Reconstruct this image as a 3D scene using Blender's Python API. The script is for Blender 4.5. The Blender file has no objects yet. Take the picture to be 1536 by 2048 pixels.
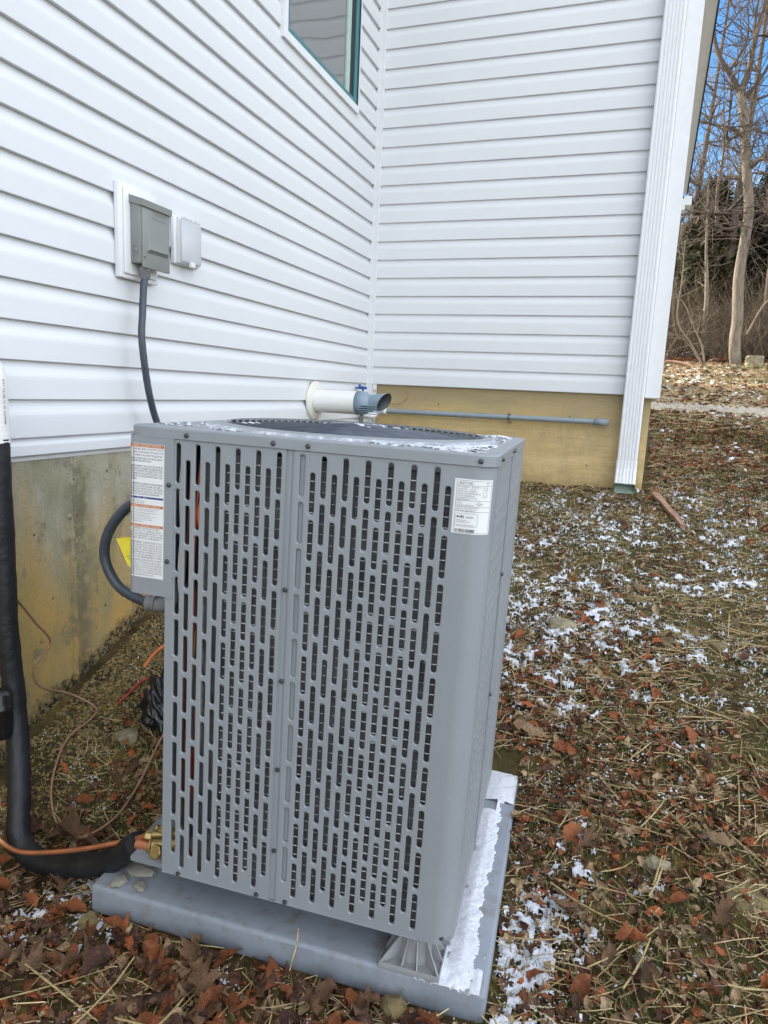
import bpy, bmesh, math, random
import numpy as np
from mathutils import Vector, Matrix
random.seed(7); RNG = np.random.default_rng(11)
SC = bpy.context.scene
COL = SC.collection
PI = math.pi
# ------------------------------------------------------------------ camera
YAW, PITCH, ROLL = -0.332768, -0.175409, 0.046018
F = Vector((math.sin(YAW)*math.cos(PITCH), math.cos(YAW)*math.cos(PITCH), math.sin(PITCH)))
RT = Vector((math.cos(YAW), -math.sin(YAW), 0)); UP = RT.cross(F)
cr, sr = math.cos(ROLL), math.sin(ROLL)
R2, U2 = cr*RT + sr*UP, -sr*RT + cr*UP
cd = bpy.data.cameras.new('camera'); cam = bpy.data.objects.new('camera', cd); COL.objects.link(cam)
cd.sensor_fit = 'VERTICAL'; cd.sensor_height = 36; cd.lens = 1375.03/2048*36
cd.clip_start = .05; cd.clip_end = 400
cam.matrix_world = Matrix(((R2.x, U2.x, -F.x, 1.69584), (R2.y, U2.y, -F.y, -4.43796), (R2.z, U2.z, -F.z, -.03851), (0, 0, 0, 1)))
SC.camera = cam
SC.render.resolution_x, SC.render.resolution_y = 768, 1024
# ------------------------------------------------------------------ world, sun, exposure
SUN_AZ = math.radians(-68); SUN_EL = math.radians(31)      # azimuth from +Y towards +X: the sun stands behind the house
SC.view_settings.view_transform = 'Standard'; SC.view_settings.look = 'None'
SC.view_settings.gamma = 1.0; SC.view_settings.exposure = 2.5
w = bpy.data.worlds.new('World'); SC.world = w; w.use_nodes = True
nt = w.node_tree; nt.nodes.clear()
N = nt.nodes.new; Lk = nt.links.new
out = N('ShaderNodeOutputWorld'); bg = N('ShaderNodeBackground'); sky = N('ShaderNodeTexSky')
sky.sky_type = 'NISHITA'; sky.sun_disc = False; sky.sun_elevation = SUN_EL; sky.sun_rotation = SUN_AZ
sky.air_density = 1.0; sky.dust_density = .3; sky.ozone_density = 2.0
bg.inputs['Strength'].default_value = .05
tc = N('ShaderNodeTexCoord'); mp = N('ShaderNodeMapping'); mp.inputs['Scale'].default_value = (1, 1, 1.6); mp.inputs['Location'].default_value = (3.3, 1.98, .99)
nz = N('ShaderNodeTexNoise'); nz.inputs['Scale'].default_value = 2.2; nz.inputs['Detail'].default_value = 7
nz.inputs['Roughness'].default_value = .55; nz.inputs['Distortion'].default_value = .5
rp = N('ShaderNodeValToRGB'); rp.color_ramp.elements[0].position = .38; rp.color_ramp.elements[1].position = .70
mx = N('ShaderNodeMixRGB'); mx.inputs['Color2'].default_value = (17.2, 17.1, 17.2, 1)
hs = N('ShaderNodeHueSaturation'); hs.inputs['Saturation'].default_value = 1.3; hs.inputs['Value'].default_value = 1.0
Lk(tc.outputs['Generated'], mp.inputs[0]); Lk(mp.outputs[0], nz.inputs[0]); Lk(nz.outputs[0], rp.inputs[0])
Lk(sky.outputs[0], hs.inputs['Color']); Lk(hs.outputs[0], mx.inputs['Color1']); Lk(rp.outputs[0], mx.inputs['Fac'])
Lk(mx.outputs[0], bg.inputs[0]); Lk(bg.outputs[0], out.inputs[0])
sd = bpy.data.lights.new('sun', 'SUN'); sd.energy = 2.4; sd.angle = math.radians(.6); sd.color = (1, .93, .82)
so = bpy.data.objects.new('sun', sd); COL.objects.link(so)
sdir = Vector((math.sin(SUN_AZ)*math.cos(SUN_EL), math.cos(SUN_AZ)*math.cos(SUN_EL), math.sin(SUN_EL)))
so.rotation_euler = sdir.to_track_quat('Z', 'Y').to_euler(); so.location = (0, 0, 20)

# ------------------------------------------------------------------ materials
def srgb(r, g, b):
    f = lambda c: (c/255/12.92 if c <= 10 else ((c/255+.055)/1.055)**2.4)
    return (f(r), f(g), f(b))
class MT:
    def __init__(s, name, rough=.5, metal=0, spec=.5):
        s.m = bpy.data.materials.new(name); s.m.use_nodes = True
        s.t = s.m.node_tree; s.b = s.t.nodes['Principled BSDF']
        s.b.inputs['Roughness'].default_value = rough; s.b.inputs['Metallic'].default_value = metal
        s.b.inputs['Specular IOR Level'].default_value = spec
        s.co = s.t.nodes.new('ShaderNodeTexCoord')
    def n(s, k, **kw):
        o = s.t.nodes.new(k)
        for a, v in kw.items(): setattr(o, a, v)
        return o
    def l(s, a, b): s.t.links.new(a, b)
    def noise(s, scale, detail=4, rough=.55, vec=(1, 1, 1), dist=0, src='Object'):
        mp = s.n('ShaderNodeMapping'); mp.inputs['Scale'].default_value = vec
        s.l(s.co.outputs[src], mp.inputs[0])
        z = s.n('ShaderNodeTexNoise'); z.inputs['Scale'].default_value = scale
        z.inputs['Detail'].default_value = detail; z.inputs['Roughness'].default_value = rough; z.inputs['Distortion'].default_value = dist
        s.l(mp.outputs[0], z.inputs[0]); return z.outputs[0]
    def ramp(s, fac, stops, interp='LINEAR'):
        r = s.n('ShaderNodeValToRGB'); e = r.color_ramp.elements; r.color_ramp.interpolation = interp
        while len(e) < len(stops): e.new(.5)
        for i, (p, c) in enumerate(stops):
            e[i].position = p; e[i].color = (*c, 1) if hasattr(c, '__len__') else (c, c, c, 1)
        s.l(fac, r.inputs[0]); return r.outputs[0]
    def mix(s, fac, a, b, mode='MIX'):
        x = s.n('ShaderNodeMixRGB', blend_type=mode)
        for i, v in zip(('Fac', 'Color1', 'Color2'), (fac, a, b)):
            if hasattr(v, 'is_linked'): s.l(v, x.inputs[i])
            elif hasattr(v, '__len__'): x.inputs[i].default_value = (*v, 1)
            else: x.inputs[i].default_value = v
        return x.outputs[0]
    def math(s, op, a, b=0):
        x = s.n('ShaderNodeMath', operation=op)
        for i, v in enumerate((a, b)):
            if hasattr(v, 'is_linked'): s.l(v, x.inputs[i])
            else: x.inputs[i].default_value = v
        return x.outputs[0]
    def xyz(s, src='Object'):
        x = s.n('ShaderNodeSeparateXYZ'); s.l(s.co.outputs[src], x.inputs[0]); return x.outputs
    def col(s, v):
        if hasattr(v, 'is_linked'): s.l(v, s.b.inputs['Base Color'])
        else: s.b.inputs['Base Color'].default_value = (*v, 1)
        return s
    def rgh(s, v): s.l(v, s.b.inputs['Roughness']); return s
    def bump(s, v, strength=.3, dist=.01):
        b = s.n('ShaderNodeBump'); b.inputs['Strength'].default_value = strength; b.inputs['Distance'].default_value = dist
        s.l(v, b.inputs['Height']); s.l(b.outputs[0], s.b.inputs['Normal']); return s
def simple(name, c, rough=.5, metal=0, var=.12, scale=30, bump=0, bscale=200, bdist=.001, spec=.5):
    m = MT(name, rough, metal, spec)
    z = m.noise(scale, 4)
    a = tuple(x*(1-var) for x in c); b = tuple(min(1, x*(1+var)) for x in c)
    m.col(m.ramp(z, [(.3, a), (.7, b)]))
    if bump: m.bump(m.noise(bscale, 3), bump, bdist)
    return m.m

def vinyl(name, vec, c=(.665, .68, .70)):
    m = MT(name, .42, 0, .45)
    big = m.noise(1.2, 3)
    grain = m.noise(60, 5, .6, vec)
    dirt = m.noise(9, 6, .65)
    cc = m.ramp(big, [(.3, tuple(x*.965 for x in c)), (.7, c)])
    cc = m.mix(m.ramp(dirt, [(.55, 0.), (.85, .10)]), cc, (.6, .58, .53))
    m.col(cc).bump(grain, .35, .0012)
    m.rgh(m.ramp(big, [(.3, .38), (.7, .5)]))
    return m.m
M = {}
M['vinylA'] = vinyl('vinyl_siding_white', (14, .35, 14))
M['vinylB'] = vinyl('vinyl_siding_white_wing', (.35, 14, 14))
M['trim'] = simple('white_vinyl_trim', (.70, .71, .725), .4, var=.03)
M['alu'] = simple('white_aluminium', (.72, .73, .745), .35, var=.03)
M['aluin'] = simple('downspout_inside', (.30, .40, .32), .6)
M['soffit'] = simple('beige_soffit', (.62, .60, .54), .6, var=.06)
M['teal'] = simple('teal_window_frame', (.035, .17, .19), .35, var=.25, scale=50)
M['gasket'] = simple('dark_gasket', (.012, .014, .018), .6)
M['stile'] = simple('pale_inner_stile', (.38, .50, .46), .5)
M['dark'] = simple('dark_interior', (.012, .012, .013), .8)
g = MT('window_glass', .03, 0, .5); g.b.inputs['IOR'].default_value = 2.1
zz = g.noise(2.6, 0, .5, (1, 1, 1.3)); g.col((.15, .158, .16)).bump(zz, .14, .05); M['glass'] = g.m

def concreteA():
    m = MT('concrete_foundation_stained', .85, 0, .25)
    x = m.xyz(); n1 = m.noise(3, 6, .6); n2 = m.noise(1.6, 4, .5, (1, 1.6, .55), .8); n3 = m.noise(40, 5, .6); n4 = m.noise(9, 8, .7, (1, 1, .7), .4)
    gray = m.ramp(n1, [(.3, srgb(150, 146, 128)), (.7, srgb(182, 178, 160))])
    och = m.ramp(n1, [(.25, srgb(158, 140, 92)), (.5, srgb(182, 150, 84)), (.75, srgb(196, 148, 70))])
    h_ = m.math('ADD', m.math('MULTIPLY', x[2], -1.9), m.math('MULTIPLY', m.math('SUBTRACT', n2, .5), 2.6))
    f = m.ramp(h_, [(.75, 0.), (1.35 if False else 1.0, 1.)])
    # lower wall is stained ochre, in lobes around the form joint
    h2 = m.math('SUBTRACT', h_, .62)
    f = m.ramp(h2, [(.15, 0.), (.9, .9)])
    c = m.mix(f, gray, och)
    c = m.mix(m.ramp(m.noise(2.1, 5, .6, (1, 1.4, .6), 1.2), [(.50, 0.), (.62, .75)]), c, m.ramp(n1, [(.3, srgb(128, 126, 98)), (.7, srgb(150, 145, 112))]))
    c = m.mix(m.ramp(n4, [(.56, 0.), (.62, .65)]), c, srgb(118, 114, 100))
    c = m.mix(m.ramp(m.noise(150, 5, .7), [(.35, .35), (.6, 0.)]), c, srgb(96, 88, 60))
    jt = m.math('ABSOLUTE', m.math('ADD', x[1], m.math('ADD', 2.64, m.math('MULTIPLY', m.noise(5, 5, .7), -.05))))
    c = m.mix(m.math('MULTIPLY', m.ramp(jt, [(.012, 1.), (.07, 0.)]), m.ramp(m.noise(18, 6, .7), [(.4, 0.), (.55, .8)])), c, srgb(110, 104, 84))
    # tar splashes follow the ground line
    lim = m.math('ADD', m.math('MULTIPLY', m.math('ADD', x[1], 2.23), .43), -.875)
    d = m.math('SUBTRACT', x[2], lim)
    d = m.math('SUBTRACT', d, m.math('MULTIPLY', m.math('SUBTRACT', m.noise(14, 6, .7), .42), .22))
    tar = m.ramp(m.math('ADD', m.math('MULTIPLY', d, 6), .5), [(.35, 1.), (.62, 0.)])
    sp = m.ramp(m.noise(70, 3, .7), [(.40, .35), (.55, 1.)])
    c = m.mix(m.math('MULTIPLY', tar, sp), c, (.018, .018, .017))
    v = m.n('ShaderNodeTexVoronoi'); v.inputs['Scale'].default_value = 16
    m.l(m.co.outputs['Object'], v.inputs[0])
    pit = m.ramp(v.outputs['Distance'], [(.05, 0.), (.11, 1.)])
    c = m.mix(pit, (.10, .085, .05), c)
    hh = m.math('ADD', m.math('MULTIPLY', n3, .5), m.math('MULTIPLY', pit, .6))
    m.col(c).bump(hh, .5, .004)
    return m.m
def concreteB():
    m = MT('concrete_foundation_ochre', .8, 0, .3)
    x = m.xyz(); n1 = m.noise(2.2, 5, .6, (1, 1, 4)); n2 = m.noise(26, 6, .65, (.25, 1, 3)); n3 = m.noise(60, 4)
    c = m.ramp(n1, [(.3, srgb(194, 168, 118)), (.7, srgb(222, 198, 148))])
    c = m.mix(m.ramp(n2, [(.35, 0.), (.62, .35)]), c, srgb(168, 146, 102))
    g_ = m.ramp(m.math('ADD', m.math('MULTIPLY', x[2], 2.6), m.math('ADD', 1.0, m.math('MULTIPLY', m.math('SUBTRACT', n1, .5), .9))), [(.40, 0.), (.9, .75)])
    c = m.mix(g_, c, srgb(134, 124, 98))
    lo = m.ramp(m.math('ADD', m.math('MULTIPLY', x[2], -3), m.math('MULTIPLY', n2, .5)), [(1.55, 0.), (1.0, 0.)]) if False else None
    v = m.n('ShaderNodeTexVoronoi'); v.inputs['Scale'].default_value = 9; m.l(m.co.outputs['Object'], v.inputs[0])
    pit = m.ramp(v.outputs['Distance'], [(.04, 0.), (.07, 1.)])
    c = m.mix(pit, srgb(96, 78, 44), c)
    c = m.mix(m.ramp(m.noise(170, 5, .7), [(.35, .3), (.6, 0.)]), c, srgb(120, 98, 58))
    c = m.mix(m.ramp(m.noise(4, 6, .7, (1, 1, .5)), [(.52, 0.), (.66, .4)]), c, srgb(156, 142, 110))
    sl = m.math('ADD', m.math('MULTIPLY', x[2], -6), m.math('MULTIPLY', m.noise(22, 6, .75), 1.2)); c = m.mix(m.ramp(m.math('MULTIPLY', sl, .2), [(.70, 0.), (.86, .6)]), c, srgb(120, 92, 52))
    c = m.mix(m.ramp(m.noise(55, 6, .75), [(.62, 0.), (.70, .45)]), c, srgb(104, 88, 56))
    m.col(c).bump(m.math('ADD', n2, m.math('MULTIPLY', pit, .5)), .4, .004)
    return m.m
M['concA'] = concreteA(); M['concB'] = concreteB()

def painted(name, c, rough=.38):
    m = MT(name, rough, 0, .5)
    z = m.noise(4, 3); d = m.noise(55, 6, .7); sp = m.noise(260, 2, .5)
    cc = m.ramp(z, [(.3, tuple(x*.95 for x in c)), (.7, tuple(x*1.04 for x in c))])
    cc = m.mix(m.ramp(d, [(.56, 0.), (.8, .25)]), cc, tuple(x*.8 for x in c))
    cc = m.mix(m.ramp(sp, [(.735, 0.), (.76, .7)]), cc, (.62, .64, .66))
    st = m.noise(28, 5, .65, (1, 1, .05)); cc = m.mix(m.ramp(st, [(.50, 0.), (.72, .30)]), cc, tuple(x*.82 for x in c))
    cc = m.mix(m.ramp(m.noise(6, 6, .7, (1, 1, .3)), [(.55, 0.), (.75, .22)]), cc, (.33, .32, .30))
    m.col(cc).bump(m.noise(3.0, 3), .12, .02)
    m.rgh(m.ramp(d, [(.3, rough-.06), (.7, rough+.12)]))
    return m.m
M['hp'] = painted('grey_painted_steel', (.250, .270, .292))
M['hpdark'] = painted('grey_painted_recess', (.20, .215, .235))
M['hpin'] = simple('inner_sheet_metal', (.05, .052, .055), .6)
M['screw'] = simple('zinc_screw', (.10, .11, .12), .35, .7, .3, 300)
M['guard'] = simple('dark_guard_wire', (.075, .09, .115), .2, .35, .3, 40)
M['gap'] = simple('black_gap', (.006, .006, .007), .8)
def coilm():
    m = MT('coil_fins', .5, .35, .5)
    wv = m.n('ShaderNodeTexWave'); wv.bands_direction = 'X'; wv.inputs['Scale'].default_value = 190
    wv.inputs['Distortion'].default_value = 5; wv.inputs['Detail'].default_value = 3; wv.inputs['Detail Scale'].default_value = .35
    m.l(m.co.outputs['Object'], wv.inputs[0])
    n = m.noise(16, 5, .6)
    c = m.ramp(wv.outputs[0], [(.3, (.025, .025, .028)), (.85, (.31, .315, .33))])
    c = m.mix(m.ramp(n, [(.35, .1), (.7, .72)]), c, (.03, .03, .033), 'MIX')
    gl = m.ramp(m.noise(90, 4, .75), [(.63, 0.), (.70, 1.)])
    c = m.mix(m.math('MULTIPLY', gl, m.ramp(m.noise(5, 2), [(.50, 0.), (.62, .8)])), c, (.5, .52, .54))
    m.col(c).bump(wv.outputs[0], .6, .002)
    return m.m
M['coil'] = coilm()
tb = MT('coil_tube_metal', .35, .35, .5); tb.col(tb.ramp(tb.noise(30, 4, .7, (1, 1, 1)), [(.40, (.12, .12, .125)), (.56, (.9, .9, .9))])); M['tube'] = tb.m
M['brass'] = simple('brass', (.34, .25, .10), .42, .7, .2, 60)
M['copper'] = simple('copper_pipe', (.62, .26, .14), .3, .75, .25, 22)
M['copperd'] = simple('dull_copper_wire', (.30, .17, .11), .45, .3, .25, 30)
M['foam'] = simple('black_foam_insulation', (.009, .010, .013), .55, 0, .4, 14, .6, 45, .006)
M['blackpl'] = simple('black_plastic', (.012, .012, .014), .28, 0, .3, 20, .5, 20, .01)
M['conduit'] = simple('grey_conduit', (.040, .050, .068), .42, 0, .18, 30)
M['fit'] = simple('grey_fitting', (.20, .205, .215), .5)
M['boxgrey'] = simple('disconnect_paint', (.215, .225, .215), .42, 0, .06, 12)
M['pvcgrey'] = simple('grey_pvc', (.24, .28, .31), .4, 0, .08, 20)
M['pvcblue'] = simple('blue_grey_pvc', (.20, .27, .33), .38, 0, .08, 20)
M['pvcwhite'] = simple('white_pvc', (.75, .75, .73), .32, 0, .03, 8)
M['cream'] = simple('cream_flange', (.68, .67, .60), .45, 0, .05, 12)
M['blue'] = simple('blue_handle', (.02, .09, .33), .4)
M['metal'] = simple('dull_metal', (.17, .165, .155), .4, .6)
M['white'] = simple('label_white', (.72, .73, .74), .4, 0, .02)
M['ink'] = simple('label_ink', (.02, .02, .022), .6)
M['orangeink'] = simple('label_orange', (.52, .16, .03), .5)
M['blueink'] = simple('label_blue', (.02, .04, .18), .5)
M['yellow'] = simple('yellow_tag', (.80, .66, .01), .5)
M['wred'] = simple('red_wire', (.30, .03, .02), .4)
M['worange'] = simple('orange_wire', (.62, .16, .05), .4)
M['wyellow'] = simple('yellow_wire', (.50, .32, .05), .4)
M['wbrown'] = simple('brown_wire', (.10, .03, .02), .4)
M['silver'] = simple('braided_metal', (.42, .42, .43), .25, .8, .5, 120, .8, 180, .003)
cl = MT('clear_plastic', .08, 0, .5); cl.col((.86, .88, .92)); cl.b.inputs['Transmission Weight'].default_value = .5; cl.b.inputs['IOR'].default_value = 1.45; M['clear'] = cl.m
def padm():
    m = MT('pad_plastic', .45, 0, .4)
    n1 = m.noise(5, 6, .6); n2 = m.noise(120, 3, .6); n3 = m.noise(28, 5, .7)
    c = m.ramp(n1, [(.3, (.195, .222, .255)), (.7, (.245, .275, .315))])
    c = m.mix(m.ramp(n3, [(.52, 0.), (.68, .55)]), c, (.16, .15, .13))
    zz_ = m.xyz(); c = m.mix(m.math('MULTIPLY', m.ramp(m.math('ADD', zz_[2], m.math('MULTIPLY', m.noise(30, 6, .7), .05)), [(0, 0), (1, 0)]), 0), c, (.1, .08, .05)) if False else c
    c = m.mix(m.ramp(m.noise(13, 7, .75), [(.56, 0.), (.66, .45)]), c, (.14, .12, .085))
    c = m.mix(m.ramp(n2, [(.69, 0.), (.75, .5)]), c, (.5, .53, .56))
    m.col(c).bump(n2, .15, .001); return m.m
M['pad'] = padm()
def snowm():
    m = MT('snow', .75, 0, .3)
    m.col(m.ramp(m.noise(60, 5, .7), [(.3, (.66, .70, .77)), (.6, (.80, .83, .87))])).bump(m.noise(150, 5, .75), 1.0, .006)
    m.b.inputs['Subsurface Weight'].default_value = .0
    return m.m
M['snow'] = snowm()
fr = MT('frosted_paint', .6, 0, .4)
fr.col(fr.ramp(fr.noise(42, 7, .72, (1, 1, 1), .4), [(.38, (.26, .285, .31)), (.52, (.38, .41, .45)), (.66, (.66, .70, .75))])).bump(fr.noise(110, 5, .7), .5, .002); M['frost'] = fr.m
def soil():
    m = MT('soil', .95, 0, .15)
    n1 = m.noise(1.7, 6, .6); n2 = m.noise(7, 7, .65); n3 = m.noise(60, 6, .7); n4 = m.noise(22, 5, .6)
    c = m.ramp(n2, [(.3, (.028, .018, .010)), (.5, (.105, .070, .028)), (.68, (.27, .18, .058))])
    c = m.mix(m.ramp(n1, [(.44, 0.), (.62, .6)]), c, (.100, .095, .030))
    c = m.mix(m.ramp(n4, [(.55, 0.), (.75, .45)]), c, (.045, .032, .02))
    c = m.mix(m.ramp(n3, [(.3, .6), (.7, 0.)]), c, (.018, .014, .01))
    x = m.xyz()
    far = m.ramp(m.math('MULTIPLY', x[1], .1), [(.02, 0.), (.35, 1.)])
    litter = m.ramp(m.noise(30, 6, .75), [(.30, (.05, .035, .02)), (.5, (.18, .13, .075)), (.68, (.36, .29, .20))])
    c = m.mix(m.math('MULTIPLY', far, .75), c, litter)
    sn = m.math('MULTIPLY', m.ramp(m.noise(5.5, 7, .75, (1, .6, 1)), [(.55, 0.), (.62, 1.)]), m.ramp(m.math('MULTIPLY', x[1], .05), [(.42, 0.), (.62, .95)]))
    c = m.mix(sn, c, (.72, .76, .84))
    m.col(c).bump(m.math('ADD', m.math('MULTIPLY', n3, .6), n4), .9, .012)
    return m.m
M['soil'] = soil()
def island(name, stops, rough=.75, obj=False, vein=False):
    m = MT(name, rough, 0, .25)
    if obj:
        o = m.n('ShaderNodeObjectInfo'); fac = o.outputs['Random']
    else:
        o = m.n('ShaderNodeNewGeometry'); fac = o.outputs['Random Per Island']
    c = m.ramp(fac, stops)
    n = m.noise(70 if not obj else 55, 4, .6)
    c = m.mix(m.ramp(n, [(.35, .45), (.6, 0.)]), c, (.03, .02, .012))
    m.col(c)
    if obj:
        c = m.mix(m.ramp(m.noise(9, 5, .7), [(.46, 0.), (.66, .40)]), c, (.13, .06, .03)); c = m.mix(m.ramp(m.noise(4, 3, .6), [(.5, 0.), (.7, .35)]), c, (.42, .25, .12)); m.col(c)
    m.bump(m.noise(120 if not obj else 14, 5, .65), .6, .002 if not obj else .05)
    return m.m
M['leafstuff'] = island('mixed_leaf_litter', [(0, (.050, .026, .016)), (.25, (.16, .060, .026)), (.45, (.36, .105, .034)), (.58, (.10, .048, .034)), (.78, (.30, .19, .10)), (1, (.42, .31, .18))])
M['strawstuff'] = island('straw', [(0, (.25, .175, .095)), (.4, (.50, .375, .18)), (.8, (.70, .56, .31)), (1, (.34, .24, .14))], .6)
M['grass'] = island('grass', [(0, (.025, .055, .012)), (.55, (.085, .135, .028)), (1, (.24, .21, .06))], .6)
M['gravel'] = island('gravel', [(0, (.025, .024, .02)), (.28, (.07, .06, .035)), (.4, (.22, .165, .07)), (.8, (.34, .25, .10)), (1, (.18, .16, .10))], .85)
M['clod'] = island('clods', [(0, (.05, .035, .02)), (.5, (.14, .10, .045)), (1, (.25, .18, .075))], .9)
M['leaf_russet'] = island('russet_leaf', [(0, (.22, .065, .026)), (1, (.46, .15, .055))], .6, True)
M['leaf_brown'] = island('brown_leaf', [(0, (.12, .066, .038)), (1, (.25, .145, .085))], .65, True)
M['leaf_tan'] = island('tan_leaf', [(0, (.26, .165, .085)), (1, (.38, .26, .15))], .6, True)
M['leaf_dark'] = island('dark_leaf', [(0, (.060, .030, .026)), (1, (.13, .062, .05))], .55, True)
M['straw'] = island('straw_stalk', [(0, (.46, .34, .15)), (1, (.70, .56, .28))], .5, True)
M['stone'] = simple('field_stone', (.235, .205, .13), .85, 0, .35, 25, .6, 60, .004)
M['ochrestone'] = simple('ochre_clod', (.17, .13, .055), .9, 0, .35, 25, .8, 60, .006)
M['pathm'] = simple('pale_gravel', (.44, .39, .31), .9, 0, .35, 60, .9, 60, .01)
M['plank'] = simple('weathered_red_board', (.30, .165, .105), .75, 0, .35, 25, .5, 60, .003)
def barkm(name, a, b, c):
    m = MT(name, .9, 0, .2)
    m.col(m.ramp(m.noise(9, 7, .7, (3, 3, .7)), [(.3, a), (.55, b), (.75, c)])).bump(m.noise(26, 6, .7, (3, 3, .6)), .8, .02); return m.m
M['bark'] = barkm('pale_bark', (.12, .10, .08), (.24, .20, .155), (.33, .28, .22))
M['barkd'] = barkm('dark_bark', (.06, .045, .035), (.11, .085, .065), (.16, .13, .10))
M['twig'] = island('twigs', [(0, (.06, .045, .03)), (.6, (.14, .10, .065)), (1, (.26, .20, .13))], .8)
M['twigd'] = island('upper_twigs', [(0, (.06, .047, .038)), (1, (.19, .145, .11))], .8)
M['fir'] = island('evergreen_foliage', [(0, (.022, .032, .012)), (.6, (.062, .068, .020)), (1, (.14, .125, .035))], .7)
M['fird'] = island('dark_evergreen_foliage', [(0, (.010, .015, .009)), (.7, (.026, .032, .016)), (1, (.05, .05, .024))], .7)

# ------------------------------------------------------------------ mesh helpers
class MB:
    def __init__(s): s.v = []; s.f = []; s.mi = []; s.sm = []
    def add(s, vs, fs, mi=0, smooth=False):
        o = len(s.v); s.v.extend([tuple(p) for p in vs]); s.f.extend([tuple(i+o for i in f) for f in fs])
        s.mi.extend([mi]*len(fs)); s.sm.extend([smooth]*len(fs)); return s
    def box(s, x0, x1, y0, y1, z0, z1, mi=0):
        v = [(x, y, z) for z in (z0, z1) for y in (y0, y1) for x in (x0, x1)]
        return s.add(v, [(0, 2, 3, 1), (4, 5, 7, 6), (0, 1, 5, 4), (2, 6, 7, 3), (0, 4, 6, 2), (1, 3, 7, 5)], mi)
    def prism(s, poly, axis, a, b, mi=0, cap=True, smooth=False):
        # poly in the two other axes (order x,y,z without axis)
        def P(p, t):
            q = list(p); q.insert(axis, t); return tuple(q)
        n = len(poly); v = [P(p, a) for p in poly]+[P(p, b) for p in poly]
        f = [(i, (i+1) % n, (i+1) % n+n, i+n) for i in range(n)]
        s.add(v, f, mi, smooth)
        if cap: s.add(v, [tuple(range(n-1, -1, -1)), tuple(range(n, 2*n))], mi)
        return s
    def tube(s, path, r, n=10, mi=0, cap=True, smooth=True):
        P = [Vector(p) for p in path]; R = r if hasattr(r, '__len__') else [r]*len(P)
        vs = []; pr = None
        for i, p in enumerate(P):
            d = (P[min(i+1, len(P)-1)]-P[max(i-1, 0)]).normalized()
            if pr is None:
                a = Vector((0, 0, 1)) if abs(d.z) < .9 else Vector((1, 0, 0)); u = d.cross(a).normalized()
            else:
                u = (pr-d*pr.dot(d)).normalized()
            pr = u; w_ = d.cross(u)
            for k in range(n):
                t = 2*PI*k/n; vs.append(p+R[i]*(math.cos(t)*u+math.sin(t)*w_))
        fs = [(i*n+k, i*n+(k+1) % n, (i+1)*n+(k+1) % n, (i+1)*n+k) for i in range(len(P)-1) for k in range(n)]
        s.add(vs, fs, mi, smooth)
        if cap: s.add(vs, [tuple(range(n-1, -1, -1)), tuple(range((len(P)-1)*n, len(P)*n))], mi)
        return s
    def lathe(s, prof, org, axis, n=24, mi=0, smooth=True):
        # prof: (distance along axis, radius)
        a = Vector(axis).normalized(); t = Vector((0, 0, 1)) if abs(a.z) < .9 else Vector((1, 0, 0))
        u = a.cross(t).normalized(); w_ = a.cross(u); o = Vector(org); vs = []
        for h_, r in prof:
            for k in range(n):
                th = 2*PI*k/n; vs.append(o+a*h_+r*(math.cos(th)*u+math.sin(th)*w_))
        fs = [(i*n+k, i*n+(k+1) % n, (i+1)*n+(k+1) % n, (i+1)*n+k) for i in range(len(prof)-1) for k in range(n)]
        return s.add(vs, fs, mi, smooth)
    def build(s, name, mats, parent=None, mesh_only=False):
        me = bpy.data.meshes.new(name); me.from_pydata([tuple(v) for v in s.v], [], s.f)
        for m in (mats if isinstance(mats, (list, tuple)) else [mats]): me.materials.append(m)
        me.polygons.foreach_set('material_index', s.mi); me.polygons.foreach_set('use_smooth', s.sm); me.update()
        if mesh_only: return me
        return link(name, me, parent)
def link(name, me, parent=None, loc=None):
    o = bpy.data.objects.new(name, me); COL.objects.link(o)
    if parent is not None: o.parent = parent
    if loc is not None: o.location = loc
    return o
def tag(o, label=None, cat=None, group=None, kind=None):
    if label: o['label'] = label
    if cat: o['category'] = cat
    if group: o['group'] = group
    if kind: o['kind'] = kind
    return o
def thing(name, label, cat, loc=(0, 0, 0), group=None):
    o = bpy.data.objects.new(name, None); COL.objects.link(o); o.location = loc; o.empty_display_size = .1
    return tag(o, label, cat, group)
def fast(name, V, Fq, mat, parent=None, smooth=False):
    me = bpy.data.meshes.new(name); V = np.asarray(V, np.float32).reshape(-1, 3); Fq = np.asarray(Fq, np.int32); k = Fq.shape[1]
    me.vertices.add(len(V)); me.vertices.foreach_set('co', V.ravel())
    me.loops.add(Fq.size); me.loops.foreach_set('vertex_index', Fq.ravel())
    me.polygons.add(len(Fq)); me.polygons.foreach_set('loop_start', np.arange(0, Fq.size, k, dtype=np.int32))
    me.polygons.foreach_set('use_smooth', np.full(len(Fq), smooth))
    me.update(calc_edges=True); me.materials.append(mat)
    return link(name, me, parent)
def bevelled(name, boxes, mat, parent, w_=.004, seg=2):
    bm = bmesh.new()
    for (x0, x1, y0, y1, z0, z1) in boxes:
        r = bmesh.ops.create_cube(bm, size=1)
        bmesh.ops.transform(bm, verts=r['verts'], matrix=Matrix.Translation(((x0+x1)/2, (y0+y1)/2, (z0+z1)/2)) @ Matrix.Diagonal((x1-x0, y1-y0, z1-z0, 1)))
    bmesh.ops.bevel(bm, geom=list(bm.edges), offset=w_, segments=seg, affect='EDGES', profile=.5)
    me = bpy.data.meshes.new(name); bm.to_mesh(me); bm.free(); me.materials.append(mat)
    me.polygons.foreach_set('use_smooth', [True]*len(me.polygons))
    o = link(name, me, parent)
    return o
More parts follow.
